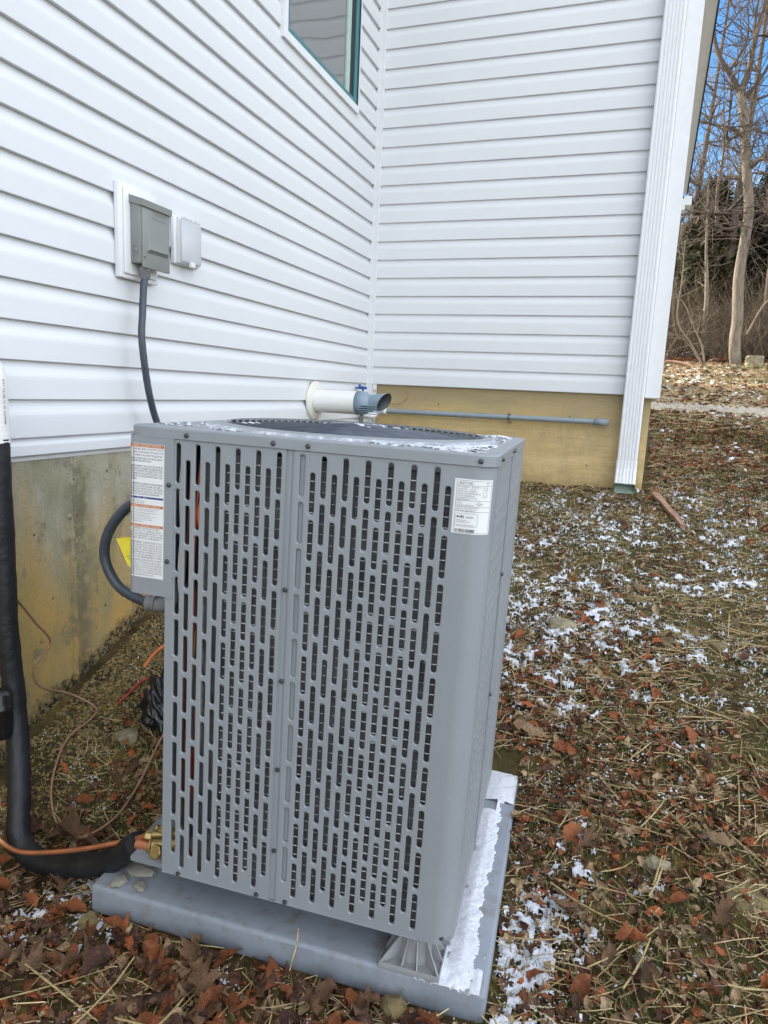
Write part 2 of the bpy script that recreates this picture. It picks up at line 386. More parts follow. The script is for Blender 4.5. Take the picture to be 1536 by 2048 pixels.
def catmull(P, n=8):
    P = [Vector(p) for p in P]; Q = [P[0]*2-P[1]]+P+[P[-1]*2-P[-2]]; o = []
    for i in range(1, len(Q)-2):
        a, b, c, d = Q[i-1:i+3]
        for k in range(n):
            t = k/n; o.append(.5*((2*b)+(c-a)*t+(2*a-5*b+4*c-d)*t*t+(3*b-a-3*c+d)*t**3))
    return o+[P[-1]]
# noise
def vn(x, y, s=0):
    x = np.asarray(x, float); y = np.asarray(y, float); xi = np.floor(x); yi = np.floor(y); fx = x-xi; fy = y-yi
    fx = fx*fx*(3-2*fx); fy = fy*fy*(3-2*fy)
    def H(a, b):
        t = np.sin(a*127.1+b*311.7+s*74.7)*43758.5453; return t-np.floor(t)
    return (H(xi, yi)*(1-fx)+H(xi+1, yi)*fx)*(1-fy)+(H(xi, yi+1)*(1-fx)+H(xi+1, yi+1)*fx)*fy
def fbm(x, y, s=0, o=4):
    t = 0; a = .5; n = 0
    for i in range(o):
        t = t+a*vn(x*2**i+i*17.3, y*2**i-i*9.1, s+i); n += a; a *= .5
    return t/n
# terrain
YP = [-60, -6, -3.4, -2.9, -2.3, -1.5, 0, 1.2, 2.2, 3.2, 5, 8, 9.5, 12, 20, 40, 80]
ZP = [-1.9, -1.55, -1.345, -1.33, -1.24, -1.03, -.575, -.24, -.09, -.05, .12, .6, .85, 1.5, 4.2, 10, 14]
YA = [-3.6, -3.05, -2.9, -2.65, -2.23, 0]; ZA = [-1.345, -1.31, -1.18, -1.08, -.94, -.56]
def hraw(x, y):
    b = sum(np.interp(y+d, YP, ZP) for d in (-.3, -.15, 0, .15, .3))/5
    a = np.interp(y, YA, ZA); wgt = np.exp(-(np.maximum(x, 0)/.28)**2)*(np.asarray(y) < .02)
    return b+np.maximum(a-b, 0)*wgt
def hgt(x, y):
    x = np.asarray(x, float); y = np.asarray(y, float)
    far = np.clip((y-9)/10, 0, 1)
    r = hraw(x, y)-.065*np.exp(-((x-.27)**2+(y+3.15)**2)/(2*.14**2))+.035*(fbm(x*2.2, y*2.2, 3)-.5)+.022*(fbm(x*9, y*9, 5)-.5)+far*1.2*(fbm(x*.35, y*.35, 9)-.45)+far*.3*(fbm(x*2, y*2, 4)-.5)
    # packed level under and around the pad
    d = np.maximum(np.maximum(.60-x, x-1.60), np.maximum(-3.22-y, y+2.32))
    k = np.clip(1-d/.08, 0, 1)
    return r*(1-k)+np.minimum(r, -1.285-.05*np.clip((-2.4-y)/.7, 0, 1))*k

# ------------------------------------------------------------------ the ground
def axis(a, b, step, lo, hi):
    m = list(np.arange(a, b, step)); s = step; x = b; R_ = []
    while x < hi: R_.append(x); s = min(s*1.10, 4); x += s
    L_ = []; s = step; x = a-step
    while x > lo: L_.append(x); s = min(s*1.18, 6); x -= s
    return np.array(L_[::-1]+m+R_+[hi])
gx = axis(-.1, 3.0, .0125, -40, 60); gy = axis(-3.6, .3, .0125, -40, 80)
X, Y = np.meshgrid(gx, gy); Z = hgt(X, Y)
near = (X > -.2) & (X < 3.4) & (Y > -3.8) & (Y < .6)
Z = Z+near*(.016*(fbm(X*26, Y*26, 21)-.5)+.012*np.maximum(fbm(X*60, Y*60, 22, 2)-.5, 0))
ny, nx = X.shape; I = np.arange(ny*nx).reshape(ny, nx)
q = np.stack([I[:-1, :-1], I[:-1, 1:], I[1:, 1:], I[1:, :-1]], -1).reshape(-1, 4)
tag(fast('ground', np.stack([X, Y, Z], -1), q, M['soil'], smooth=True), kind='structure')
# pale gravel path on the crest of the rise
pv = []; t = np.linspace(0, 1, 400)
for i, tt in enumerate(t):
    xx = 1.2+6.5*tt; yc = 2.35-.34*(xx-1.89)+.05*math.sin(xx*3)
    for k in range(7):
        yy = yc+(k/6-.5)*(.34+.10*math.sin(xx*2.3))+.03*math.sin(xx*9+k)
        pv.append((xx, yy, float(hgt(xx, yy))+.004+.052*math.sin(PI*k/6)+.012*math.sin(xx*37+k*2.1)+.010*math.sin(xx*71+k*4)))
pf = [(i*7+k, (i+1)*7+k, (i+1)*7+k+1, i*7+k+1) for i in range(399) for k in range(6)]
tag(fast('path', pv, pf, M['pathm'], smooth=True), kind='structure')

# ------------------------------------------------------------------ the house
EX = .1143
house = thing('house', 'white vinyl sided house with lapped boards on a concrete foundation, meeting at an inside corner', 'house', (0, 0, 0))
def prof(z0, frac=1.0):
    # (outward, z) of one dutch lap course
    e = EX*frac
    pts = [(-.019, .0006), (-.001, 0), (0, .0015), (0, .006), (-.0006, .060*frac), (-.0012, .068*frac), (-.0034, .076*frac), (-.0072, .084*frac), (-.0118, .094*frac), (-.0152, .104*frac), (-.0170, e+.006)]
    return [(a, z0+b) for a, b in pts]
def plank(wall, a, b, z0, parent, mat, frac=1.0, push=0.0):
    p = prof(z0, frac); m = MB()
    if wall == 'B': p = [(a_*.72, b_) for a_, b_ in p]
    V = []
    for t_ in (a, b):
        for o_, z in p: V.append((o_+push, t_, z) if wall == 'A' else (t_, -(o_+push), z))
    n = len(p)
    m.add(V, [(i, i+1, i+1+n, i+n) for i in range(n-1)])
    m.add(V, [tuple(range(n)), tuple(range(2*n-1, n-1, -1))])
    return m.build('siding_plank', mat, parent)
WA, WB = [], []
wallA = MB().box(-.20, -.0195, -9, -.0, -.30, 5.2).build('siding_wall', M['trim'], house)
wallA['label'] = 'long siding wall with the window and the electrical boxes'
wallB = MB().box(-.014, 1.78, .0145, .20, -.002, 5.2).build('siding_wall', M['trim'], house)
wallB['label'] = 'shorter siding wall facing the viewer, beside the downspout'
WY0, WY1, WZ0, WZ1 = -1.30, -.36, 1.554, 3.1
wo = MB().box(-.19, -.017, -1.27, -.39, 1.57, 3.08)
for k in range(-2, 28):
    z0 = k*EX
    if k == -2:
        # cut starter course below, its bottom edge shows over the concrete
        plank('A', -9, -.013, -.2825, wallA, M['vinylA'], .47)
    if WZ0 < z0+EX*.5 < WZ1:
        plank('A', -9, WY0-.001, z0, wallA, M['vinylA']); plank('A', WY1+.001, -.013, z0, wallA, M['vinylA'])
    elif k in (2, 3):
        plank('A', -9, -2.27, z0, wallA, M['vinylA'], 1, .0); plank('A', -2.29, -.013, z0, wallA, M['vinylA'], 1, -.0014)
    elif k in (6, 7, 14, 15):
        plank('A', -9, -2.62, z0, wallA, M['vinylA'], 1, .0); plank('A', -2.64, -.013, z0, wallA, M['vinylA'], 1, -.0013)
    elif k in (9, 10, 17, 18):
        plank('A', -9, -1.77, z0, wallA, M['vinylA'], 1, .0); plank('A', -1.79, -.013, z0, wallA, M['vinylA'], 1, -.0012)
    else: plank('A', -9, -.013, z0, wallA, M['vinylA'])
for k in range(0, 28): plank('B', .0365, 1.775, k*EX, wallB, M['vinylB'])
up = MB()
for k in range(28, 45):
    for wl in 'AB':
        p = prof(k*EX); n = len(p)
        V = [((o_, t_, z) if wl == 'A' else (t_, -o_, z)) for t_ in ((-9, -.013) if wl == 'A' else (.0365, 1.775)) for o_, z in p]
        up.add(V, [(i, i+1, i+1+n, i+n) for i in range(n-1)])
tag(up.build('sun_block_siding', M['vinylA'], house), kind='stuff')  # unseen courses above the view, added so the walls block the sun
# posts, flanges, corner board
cp = MB().box(-.012, .0365, -.0135, .014, -.285, 5.2)
cp.box(.0300, .0365, -.0165, -.0135, -.285, 5.2)
cp.build('inside_corner_post', M['trim'], house)
def slotted(mb, u0, u1, v0, v1, slots, put, mi=0, depth=.005, rim=.0017, ns=6):
    """a plate column with stadium holes: slots = [(centre v low, v high, half width)], put(u,v,d)->xyz"""
    uc = (u0+u1)/2; cur = v0
    def quad(a, b, c, d): mb.add([put(*a), put(*b), put(*c), put(*d)], [(0, 1, 2, 3)], mi)
    edges = []
    for j, (a, b, hw) in enumerate(slots):
        top = (slots[j+1][0]+b)/2 if j+1 < len(slots) else b+.008
        bot = (slots[j-1][1]+a)/2 if j else a-.008
        if j == 0 and bot > v0: quad((u0, v0, 0), (u1, v0, 0), (u1, bot, 0), (u0, bot, 0))
        if j == len(slots)-1 and top < v1: quad((u0, top, 0), (u1, top, 0), (u1, v1, 0), (u0, v1, 0))
        pin, pout = [], []
        for s_ in range(ns+1):     # upper half circle from right to left
            t = PI*s_/ns; pin.append((uc+hw*math.cos(t), b-hw+hw*math.sin(t)))
            pout.append((u1 if s_ == 0 else u0 if s_ == ns else (uc+(u1-u0)/2*max(-1, min(1, 1.25*math.cos(t)))), b-hw if s_ in (0, ns) else top))
        for s_ in range(ns+1):
            t = PI+PI*s_/ns; pin.append((uc+hw*math.cos(t), a+hw+hw*math.sin(t)))
            pout.append((u0 if s_ == 0 else u1 if s_ == ns else (uc+(u1-u0)/2*max(-1, min(1, 1.25*math.cos(t)))), a+hw if s_ in (0, ns) else bot))
        n = len(pin)
        r1 = [(uc+(p[0]-uc)*(1+rim*1.0/hw), p[1]+(rim if i <= ns and 0 < i < ns else -rim if ns+1 < i < 2*ns+1 else 0)) for i, p in enumerate(pin)]
        V = [put(p[0], p[1], 0) for p in pout]+[put(p[0], p[1], 0) for p in r1]+[put(p[0], p[1], rim) for p in pin]+[put(p[0], p[1], depth) for p in pin]
        fs = []
        for L in range(3):
            fs += [(L*n+i, L*n+(i+1) % n, (L+1)*n+(i+1) % n, (L+1)*n+i) for i in range(n)]
        mb.add(V, fs, mi)
        # corners of the outer cell
        for (cu, cv, i0, i1) in ((u1, top, 0, 1), (u0, top, ns-1, ns), (u0, bot, ns+1, ns+2), (u1, bot, 2*ns, 2*ns+1)):
            mb.add([put(cu, cv, 0), V[i0], V[i1]], [(0, 1, 2)], mi)
fl = MB()
for u_ in (.046, .060):
    slotted(fl, u_-.007, u_+.007, -.275, 0.0, [(-.275+.012+.034*i, -.275+.036+.034*i, .0028) for i in range(7)], lambda u, v, d: (u, .006+d*.2, v), ns=4)
fl.build('nailing_flange', M['trim'], house)
cb = MB().box(1.771, 1.852, -.022, .0, -.012, 5.2).box(1.852, 1.856, -.018, .09, -.012, 5.2)
cb.box(1.7645, 1.7705, -.010, .015, -.010, 5.2)
cb.build('corner_board', M['trim'], house)
drip = MB().box(1.772, 1.851, -.0195, .0, -.016, -.0125).build('drip_edge', M['soffit'], house)
# foundations
def concgrid(wall):
    m = MB()
    if wall == 'A':
        m.box(-.25, -.022, -9, .02, -1.9, -.2835)
        
        rj = random.Random(2)
        zz0 = -1.6; V = []
        while zz0 < -.285:
            k_ = rj.uniform(.6, 1.25); V.append([(-.0225, -2.664, zz0), (-.0225+.010*k_, -2.659, zz0), (-.0225+.012*k_, -2.654-rj.uniform(-.002, .002), zz0), (-.0225, -2.644, zz0)]); zz0 += .022
        m.add([p for r_ in V for p in r_], [(i*4+k, i*4+k+1, i*4+k+5, i*4+k+4) for i in range(len(V)-1) for k in range(3)])
        for zt_, yt_ in ((-.50, -2.66), (-.68, -2.655), (-.52, -2.35)): m.lathe([(0, .012), (.005, .010), (.006, 0)], (-.0225, yt_, zt_), (1, 0, 0), 8)     # form joint ridge
    else: m.box(-.021, 1.812, .021, .25, -1.6, -.0015)
    return m
fa = concgrid('A').build('foundation_wall', M['concA'], house); fa['label'] = 'grey foundation wall stained ochre, tar splashes at the soil'
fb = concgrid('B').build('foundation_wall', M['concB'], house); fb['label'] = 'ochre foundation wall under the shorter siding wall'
body = MB().box(-8, -.26, -9, 5.6, -1.5, 5.2).box(-.255, 1.80, .26, 5.6, -1.5, 5.2)
body.build('sun_block_wall', M['trim'], house)  # unseen house volume, added to cast the near side into shadow
rf = MB()
rf.prism([(-8.5, 5.2), (.35, 5.2), (-4.0, 7.4)], 1, -9.5, 6.0)
rf.prism([(-4.2, 5.19), (2.15, 5.19), (2.15, 5.32), (-4.2, 6.6)], 1, -.35, 5.95)
rf.build('sun_block_roof', M['soffit'], house)  # unseen simple roof, added as a lid against sunlight
# lower rake running down the far side of the wing, with its gutter end
dy, dz = 1.64, -.91
def rk(s_, x, off=0): return (x, 1.5+dy*s_, 2.86+dz*s_+off)
rkm = MB()
V = [rk(-1.35, 1.80), rk(-1.35, 2.0), rk(1, 2.0), rk(1, 1.80), rk(-1.35, 1.80, .10), rk(-1.35, 2.0, .10), rk(1, 2.0, .10), rk(1, 1.80, .10)]
rkm.add(V, [(0, 1, 2, 3), (4, 7, 6, 5), (0, 4, 5, 1), (1, 5, 6, 2), (2, 6, 7, 3), (3, 7, 4, 0)])
rkm.build('rake_soffit', M['soffit'], house)
rkt = MB(); V = [rk(-1.35, 2.001, -.010), rk(-1.35, 2.012, -.010), rk(1, 2.012, -.010), rk(1, 2.001, -.010), rk(-1.35, 2.001, .12), rk(-1.35, 2.012, .12), rk(1, 2.012, .12), rk(1, 2.001, .12)]
rkt.add(V, [(0, 1, 2, 3), (4, 7, 6, 5), (0, 4, 5, 1), (1, 5, 6, 2), (2, 6, 7, 3), (3, 7, 4, 0)])
rkt.build('rake_fascia', M['gasket'], house)
MB().box(1.985, 2.055, 3.13, 3.26, 1.845, 1.925).box(1.965, 2.0, 3.12, 3.25, 1.80, 1.90).build('gutter_end', M['trim'], house)
# window
win = MB()
def ring(mb, y0, y1, z0, z1, w_, x0, x1):
    mb.box(x0, x1, y0, y1, z0, z0+w_); mb.box(x0, x1, y0, y1, z1-w_, z1)
    mb.box(x0, x1, y0, y0+w_, z0+w_, z1-w_); mb.box(x0, x1, y1-w_, y1, z0+w_, z1-w_)
win.box(-.015, .016, WY0, WY1, WZ0, WZ0+.038); win.box(-.015, .016, WY0, WY1, WZ1-.038, WZ1); win.box(-.015, .016, WY0, WY0+.038, WZ0+.038, WZ1-.038); win.box(-.015, .016, WY1-.012, WY1, WZ0+.038, WZ1-.038)
window = win.build('window', M['trim'], house)
a = MB(); ring(a, WY0+.0385, WY1-.0125, WZ0+.0385, WZ1-.0385, .030, -.014, .006); a.box(-.0145, .0062, WY1-.062, WY1-.0427, WZ0+.069, WZ1-.069); a.build('frame', M['teal'], window)
a = MB(); ring(a, WY0+.0381, WY1-.0122, WZ0+.0381, WZ1-.0381, .0016, -.014, .0125); a.build('gasket', M['gasket'], window)
a = MB(); a.box(-.0145, -.0005, WY1-.112, WY1-.063, WZ0+.071, WZ1-.071); a.build('screen_edge', M['gasket'], window)
a = MB(); a.box(-.0145, -.002, WY1-.165, WY1-.113, WZ0+.071, WZ1-.071); a.build('stile', M['stile'], window)
a = MB(); a.box(-.016, -.010, WY0+.07, WY1-.033, WZ0+.07, WZ1-.07); a.build('pane', M['glass'], window)

# downspout
ds = thing('downspout', 'ribbed white downspout standing in front of the ochre foundation at the house corner', 'downspout', (1.711, -.05, -.54))
def dsprof():
    x0, x1, y0, y1 = -.057, .057, -.040, .038; pts = [(x0+.006, y0)]
    for i in range(5):
        c = -.036+.018*i; pts += [(c-.0045, y0), (c-.002, y0+.0045), (c+.002, y0+.0045), (c+.0045, y0)]
    pts += [(x1-.006, y0), (x1, y0+.006), (x1, y1), (x0, y1), (x0, y0+.006)]; return pts
pp = dsprof(); n = len(pp)
def sect(off, rot, sc=1.0):
    c, s_ = math.cos(rot), math.sin(rot)
    return [(x*sc, off[0]+y*c*sc, off[1]+y*s_*sc) for x, y in pp]
m = MB(); secs = [sect((0, 5.7), 0), sect((0, .15), 0), sect((0, .148), 0, 1.035), sect((-.004, .10), -.15, 1.035), sect((-.024, .045), -.42, 1.035), sect((-.056, -.014), -.95, 1.035)]
V = [p for s_ in secs for p in s_]
m.add(V, [(j*n+i, j*n+(i+1) % n, (j+1)*n+(i+1) % n, (j+1)*n+i) for j in range(len(secs)-1) for i in range(n)])
m.build('pipe', M['alu'], ds)
m = MB(); secs = [sect((-.004, .10), -.15, 1.0), sect((-.024, .045), -.42, 1.01), sect((-.0565, -.0145), -.95, 1.01)]
V = [p for s_ in secs for p in s_]
m.add(V, [(j*n+i, j*n+(i+1) % n, (j+1)*n+(i+1) % n, (j+1)*n+i) for j in range(2) for i in range(n)]); m.add(secs[0], [tuple(range(n))])
m.build('lining', M['aluin'], ds)
m = MB()
for z_ in (.128, .118, .108):
    s1 = sect((0, z_), 0, 1.05); s2 = sect((0, z_-.004), 0, 1.05)
    m.add(s1+s2, [(i, (i+1) % n, (i+1) % n+n, i+n) for i in range(n)])
m.build('crimp', M['alu'], ds)

# ------------------------------------------------------------------ things on the walls
d = thing('disconnect_box', 'grey metal electrical disconnect box on a white mounting block', 'electrical box', (0, -2.33, .45))
o = bevelled('mounting_block', [(.0, .022, -.115, .085, -.150, .158), (.022, .031, -.098, .068, -.135, .142)], M['trim'], d, .003)
bevelled('enclosure', [(.031, .074, -.072, .073, -.098, .110)], M['boxgrey'], d, .003)
bevelled('cover', [(.0745, .082, -.070, .075, -.112, .094)], M['boxgrey'], d, .002)
m = MB(); m.prism([(.0, .1), (.052, .094), (.088, .085), (.090, .106), (.03, .124), (.0, .124)], 1, -.077, .080)
for i, v in enumerate(m.v): m.v[i] = (v[0]+.0, v[1], v[2])
m.v = [(x if x > .001 else .0312, y, z) for x, y, z in m.v]; m.build('hood', M['boxgrey'], d)
m = MB(); m.add([(.0822, -.046, -.055), (.0822, .062, -.055), (.0822, .062, .070), (.0822, -.040, .070), (.0885, -.040, -.050), (.0885, .058, -.050), (.0832, .058, .05), (.0832, -.030, .05)],
                [(4, 5, 6, 7), (0, 1, 5, 4), (1, 2, 6, 5), (2, 3, 7, 6), (3, 0, 4, 7)]); m.build('embossing', M['boxgrey'], d)
MB().box(.0824, .0834, -.050, .062, -.060, -.0575).build('slot', M['gasket'], d)
m = MB()
for zz_ in (.078, .071, .058, .052): m.box(.0832, .0838, -.02, .05, zz_, zz_+.0018)
m.build('raised_mark', M['boxgrey'], d)
m = MB().lathe([(0, .015), (.0012, .015), (.0012, .0135), (.0006, .0135)], (.052, -.0722, -.055), (0, -1, 0)).lathe([(0, .008), (.0012, .008), (.0012, 0)], (.052, -.0722, -.055), (0, -1, 0)); m.build('knockout', M['boxgrey'], d)
MB().lathe([(0, .003), (.003, .003), (.003, 0)], (.0822, -.064, -.078), (1, 0, 0), 8).build('screw', M['screw'], d)

d = thing('outlet_cover', 'clear plastic weatherproof outlet cover right of the grey disconnect box', 'outlet', (0, -2.065, .483))
bevelled('back_plate', [(.0, .018, -.075, .075, -.085, .085)], M['trim'], d, .004)
MB().box(.0185, .022, -.045, .048, -.062, .062).build('socket', M['white'], d)
m = bevelled('clear_lid', [(.020, .044, -.060, .064, -.076, .078)], M['clear'], d, .006)
m = MB(); ring(m, -.064, .068, -.080, .082, .010, .018, .030); m.build('lid_rim', M['trim'], d)
m = MB()
for i in range(5): m.box(.030, .044, -.05+.024*i, -.04+.024*i, .079, .087)
m.build('hinge', M['clear'], d)
MB().box(.038, .048, -.012, .016, -.088, -.070).build('latch', M['trim'], d)

# vent
d = thing('vent_pipe', 'white plastic vent pipe with blue-grey slotted end cap, sticking out of the wall', 'vent', (0, -.84, -.115))
MB().lathe([(0, .068), (.0, .108), (.012, .108), (.016, .100), (.020, .074), (.022, .066)], (0, 0, 0), (1, 0, 0), 40).build('flange', M['cream'], d)
MB().lathe([(.0, .064), (.272, .064)], (0, 0, 0), (1, 0, 0), 40).build('pipe', M['pvcwhite'], d)
m = MB(); m.lathe([(.268, .0), (.268, .0665), (.300, .0665), (.322, .060), (.330, .052), (.345, .045)], (0, 0, 0), (1, 0, 0), 40)
nn = 40; vs = []
for j, (hx, r, cz, tilt) in enumerate([(.345, .045, 0, 0), (.37, .046, .006, .1), (.425, .049, .010, .42), (.423, .044, .010, .42), (.36, .040, .006, .1)]):
    for k in range(nn):
        th = 2*PI*k/nn; zz_ = r*math.sin(th); yy_ = (Vector((1, 0, 0)).cross(Vector((0, 0, 1)))).y*r*math.cos(th); vs.append((hx+zz_*tilt+yy_*tilt*.9, yy_, cz+zz_))
m.add(vs, [(j*nn+k, j*nn+(k+1) % nn, (j+1)*nn+(k+1) % nn, (j+1)*nn+k) for j in range(2) for k in range(nn)], 0, True)
m.add(vs, [(j*nn+k, j*nn+(k+1) % nn, (j+1)*nn+(k+1) % nn, (j+1)*nn+k) for j in range(2, 4) for k in range(nn)], 1, True)
m.add(vs[-nn:], [tuple(range(nn))], 1)
m.build('end_cap', [M['pvcblue'], simple('vent_inside_shade', (.05, .06, .07), .6)], d)  # inside of the cap coloured dark to imitate shade in the opening
m = MB()
for i in range(4): m.box(.302, .338, -.061, -.028, -.020-.011*i, -.0145-.011*i)
m.build('intake_slot', M['gap'], d)
m = MB()
for i in range(5): m.box(.300, .395, -.064+.002*i, -.034+.002*i, -.0145-.011*i, -.0095-.011*i)
m.build('louver', M['pvcblue'], d)

# tap behind the vent pipe
d = thing('garden_tap', 'garden tap with blue handle and grey metal spout behind the vent pipe', 'tap', (0, -.21, -.125))
MB().lathe([(0, .020), (.004, .020), (.006, .011), (.06, .011), (.065, .016), (.085, .016), (.09, .010)], (0, 0, 0), (1, 0, 0), 16).build('body', M['metal'], d)
m = MB().tube([(.075, 0, 0), (.055, -.002, -.05), (.048, -.004, -.075)], .009, 10).lathe([(0, .015), (.010, .015), (.012, .011), (.020, .011), (.022, .017), (.040, .017), (.042, .014), (.056, .014), (.056, 0)], (.049, -.004, -.072), (0, 0, -1), 8, 0, False)
m.build('spout', M['metal'], d)
m = MB().tube([(.060, 0, .0), (.050, 0, .085)], .007, 8)
m.lathe([(0, .0), (.0, .030), (.012, .034), (.018, .028), (.020, 0)], (.046, 0, .085), (0, 0, 1), 7, 0, False).box(.0, .06, -.006, .006, .088, .098).box(.022, .034, -.008, .008, .098, .115)
m.build('handle', M['blue'], d)

# grey pipe on the ochre foundation
d = thing('wall_pipe', 'long thin grey plastic pipe clipped along the ochre foundation wall', 'pipe', (0, 0, 0))
MB().tube([(.155, -.035, -.176), (1.50, -.035, -.170)], .0165, 16).build('pipe', M['pvcgrey'], d)
m = MB().lathe([(0, 0), (0, .0215), (.085, .0215), (.085, .0165)], (1.499, -.035, -.170), (1, 0, 0), 18); m.lathe([(.0, 0), (.0, .0215), (.0, .0216)], (1.584, -.035, -.170), (1, 0, 0), 18); m.build('socket_end', M['pvcgrey'], d)
MB().lathe([(0, .0), (0, .022), (.036, .022), (.036, 0)], (.125, -.037, -.177), (1, 0, 0), 18).build('coupling', M['pvcwhite'], d)
MB().tube([(.13, -.04, -.178), (.115, -.075, -.190), (.098, -.115, -.204)], .016, 14).build('side_pipe', M['pvcgrey'], d)
m = MB().tube(catmull([(.102, -.106, -.200), (.090, -.135, -.208), (.055, -.145, -.206), (.0, -.145, -.203)], 5), .0225, 14); m.build('elbow', M['pvcwhite'], d)
m = MB().lathe([(0, .0185), (.016, .0185)], (.972, -.035, -.1735), (1, 0, 0), 16).box(.971, .989, -.040, .0215, -.158, -.154).box(.971, .989, -.040, .0215, -.206, -.200).box(.976, .984, -.046, -.030, -.155, -.142); m.build('clamp', M['metal'], d)

# stray cable and nail on ochre wall
tag(MB().tube(catmull([(.285, .012, -.005), (.270, .010, -.03), (.29, .008, -.06), (.285, .006, -.09), (.23, .008, -.125), (.17, .012, -.125), (.135, .014, -.11), (.13, .014, -.10)], 8), .0016, 5).build('loose_wire', M['copperd']), 'thin brown wire curling down the top of the ochre foundation wall', 'wire')

# ------------------------------------------------------------------ heat pump
HM = Matrix(((0.99719, -0.07287, 0.01758, .706), (0.07269, 0.9973, 0.01068, -3.246), (-0.01831, -0.00937, 0.99979, -.133), (0, 0, 0, 1)))
HW, HD, HH = .7734, .735, 1.0283
hp = thing('heat_pump', 'grey outdoor heat pump with slotted side panels standing on the plastic pad', 'heat pump')
hp.matrix_world = HM
def hpw(p): return HM @ Vector(p)
PVT, SL, PH, V0, OFF = .0955, .0838, .0226, .0309, .034
R_C = .042
def wrapR(s_, v, d):
    f0 = HW-R_C
    if s_ <= f0: return (s_, .003+d, v)
    t = (s_-f0)/R_C
    if t < PI/2: return (f0+(R_C-d)*math.sin(t), .003+R_C-(R_C-d)*math.cos(t), v)
    return (HW-d, .003+R_C+(s_-f0-R_C*PI/2), v)
def slots(odd, n=10, hw=.0056):
    return [(-(V0+PVT*(r_)+(OFF if odd else 0)+SL), -(V0+PVT*r_+(OFF if odd else 0)), hw) for r_ in range(n-1, -1, -1)]
ZT, ZB = -.0215, -HH
def louvers(mb, u_first, ncol, ua, ub, put, firstodd=0, skip=()):
    us = [u_first+PH*i for i in range(ncol)]
    e0 = us[0]-PH/2; e1 = us[-1]+PH/2
    def q4(a, b, z0_, z1_, seg=1):
        for i in range(seg):
            p, r_ = a+(b-a)*i/seg, a+(b-a)*(i+1)/seg
            mb.add([put(p, z0_, 0), put(r_, z0_, 0), put(r_, z1_, 0), put(p, z1_, 0)], [(0, 1, 2, 3)], 0, seg > 1)
    if e0 > ua: q4(ua, e0, ZB, ZT)
    if ub > e1: q4(e1, ub, ZB, ZT)
    for i, u_ in enumerate(us): slotted(mb, u_-PH/2, u_+PH/2, ZB, ZT, slots((i+firstodd) % 2), put)
# left front panel
m = MB(); louvers(m, .1181, 11, .091, .360, wrapR)
m.add([(.091, .003, ZB), (.091, .022, ZB), (.091, .022, ZT), (.091, .003, ZT)], [(0, 1, 2, 3)])
m.add([(.360, .003, ZB), (.360, .008, ZB), (.360, .008, ZT), (.360, .003, ZT)], [(0, 1, 2, 3)])
o = m.build('louver_panel', M['hp'], hp); o['label'] = 'left front slotted panel'
m = MB(); louvers(m, .394, 14, .377, .710, wrapR)
def strip(mb, a, b, z0_, z1_, put, seg, smooth=True):
    V = [];
    for i in range(seg+1):
        s_ = a+(b-a)*i/seg; V += [put(s_, z0_, 0), put(s_, z1_, 0)]
    mb.add(V, [(2*i, 2*i+2, 2*i+3, 2*i+1) for i in range(seg)], 0, smooth)
strip(m, .710, HW-R_C+R_C*PI/2+.012, ZB, ZT, wrapR, 22)
m.add([(.377, .003, ZB), (.377, .008, ZB), (.377, .008, ZT), (.377, .003, ZT)], [(0, 1, 2, 3)])
o = m.build('louver_panel', M['hp'], hp); o['label'] = 'right front slotted panel with the rounded corner'
MB().box(.383, .405, .0105, .012, -1.0, -.025).build('backing_strip', M['hp'], hp)
m = MB().box(.3595, .3775, .0065, .009, ZB, ZT).box(.3655, .3715, .0050, .0065, ZB+.004, ZT); m.build('centre_post', M['hp'], hp)
# side louvers (right)
SX0 = .003+R_C+.012
def side(u, v, d): return (HW-d, u, v)
m = MB(); louvers(m, SX0+.022, 12, SX0, .335, side); o = m.build('louver_panel', M['hp'], hp); o['label'] = 'slotted panel on the right side, nearer half'
m = MB(); louvers(m, .385, 12, .352, .690, side, 1); o = m.build('louver_panel', M['hp'], hp); o['label'] = 'slotted panel on the right side, farther half'
m = MB().box(HW-.006, HW+.003, .335, .3435, ZB, ZT).box(HW-.009, HW-.002, .3435, .352, ZB, ZT); m.build('side_seam', M['hp'], hp)
m = MB(); m.box(HW-.004, HW, .690, HD, ZB, ZT); m.box(.05, HW-.001, HD-.004, HD, ZB, ZT); m.box(0, .004, .17, HD, ZB, ZT); m.box(0, .05, HD-.004, HD, ZB, ZT)
m.build('rear_panel', M['hp'], hp)
# inside
co = MB().box(.168, .715, .0175, .050, ZB+.02, -.045).box(HW-.056, HW-.018, .06, .69, ZB+.02, -.045).box(.05, .70, .66, .68, ZB+.02, -.045).build('coil', M['coil'], hp)
tm = MB().tube([(.225, .0160, 0), (.70, .0160, 0)], .0012, 5).build('coil_tube', M['tube'], mesh_only=True)
for i in range(45): link('coil_tube', tm, co, (0, 0, -.062-.0212*i))
MB().box(.14, .168, .12, .66, ZB+.02, -.04).build('dark_divider', M['hpin'], hp)  # near-black colour stands in for shade inside the cabinet
MB().lathe([(0, 0), (0, .11), (.34, .11), (.40, .09), (.42, 0)], (.36, .36, ZB+.03), (0, 0, 1), 28).build('compressor', M['gap'], hp)
MB().box(.004, HW-.006, .008, HD-.006, ZB+.002, ZB+.014).build('base_pan', M['hpdark'], hp)
MB().box(.06, .165, .115, .12, ZB+.02, -.04).build('dark_inner_wall', M['hpin'], hp)  # dark panel behind the slots, compartment shade put into its colour
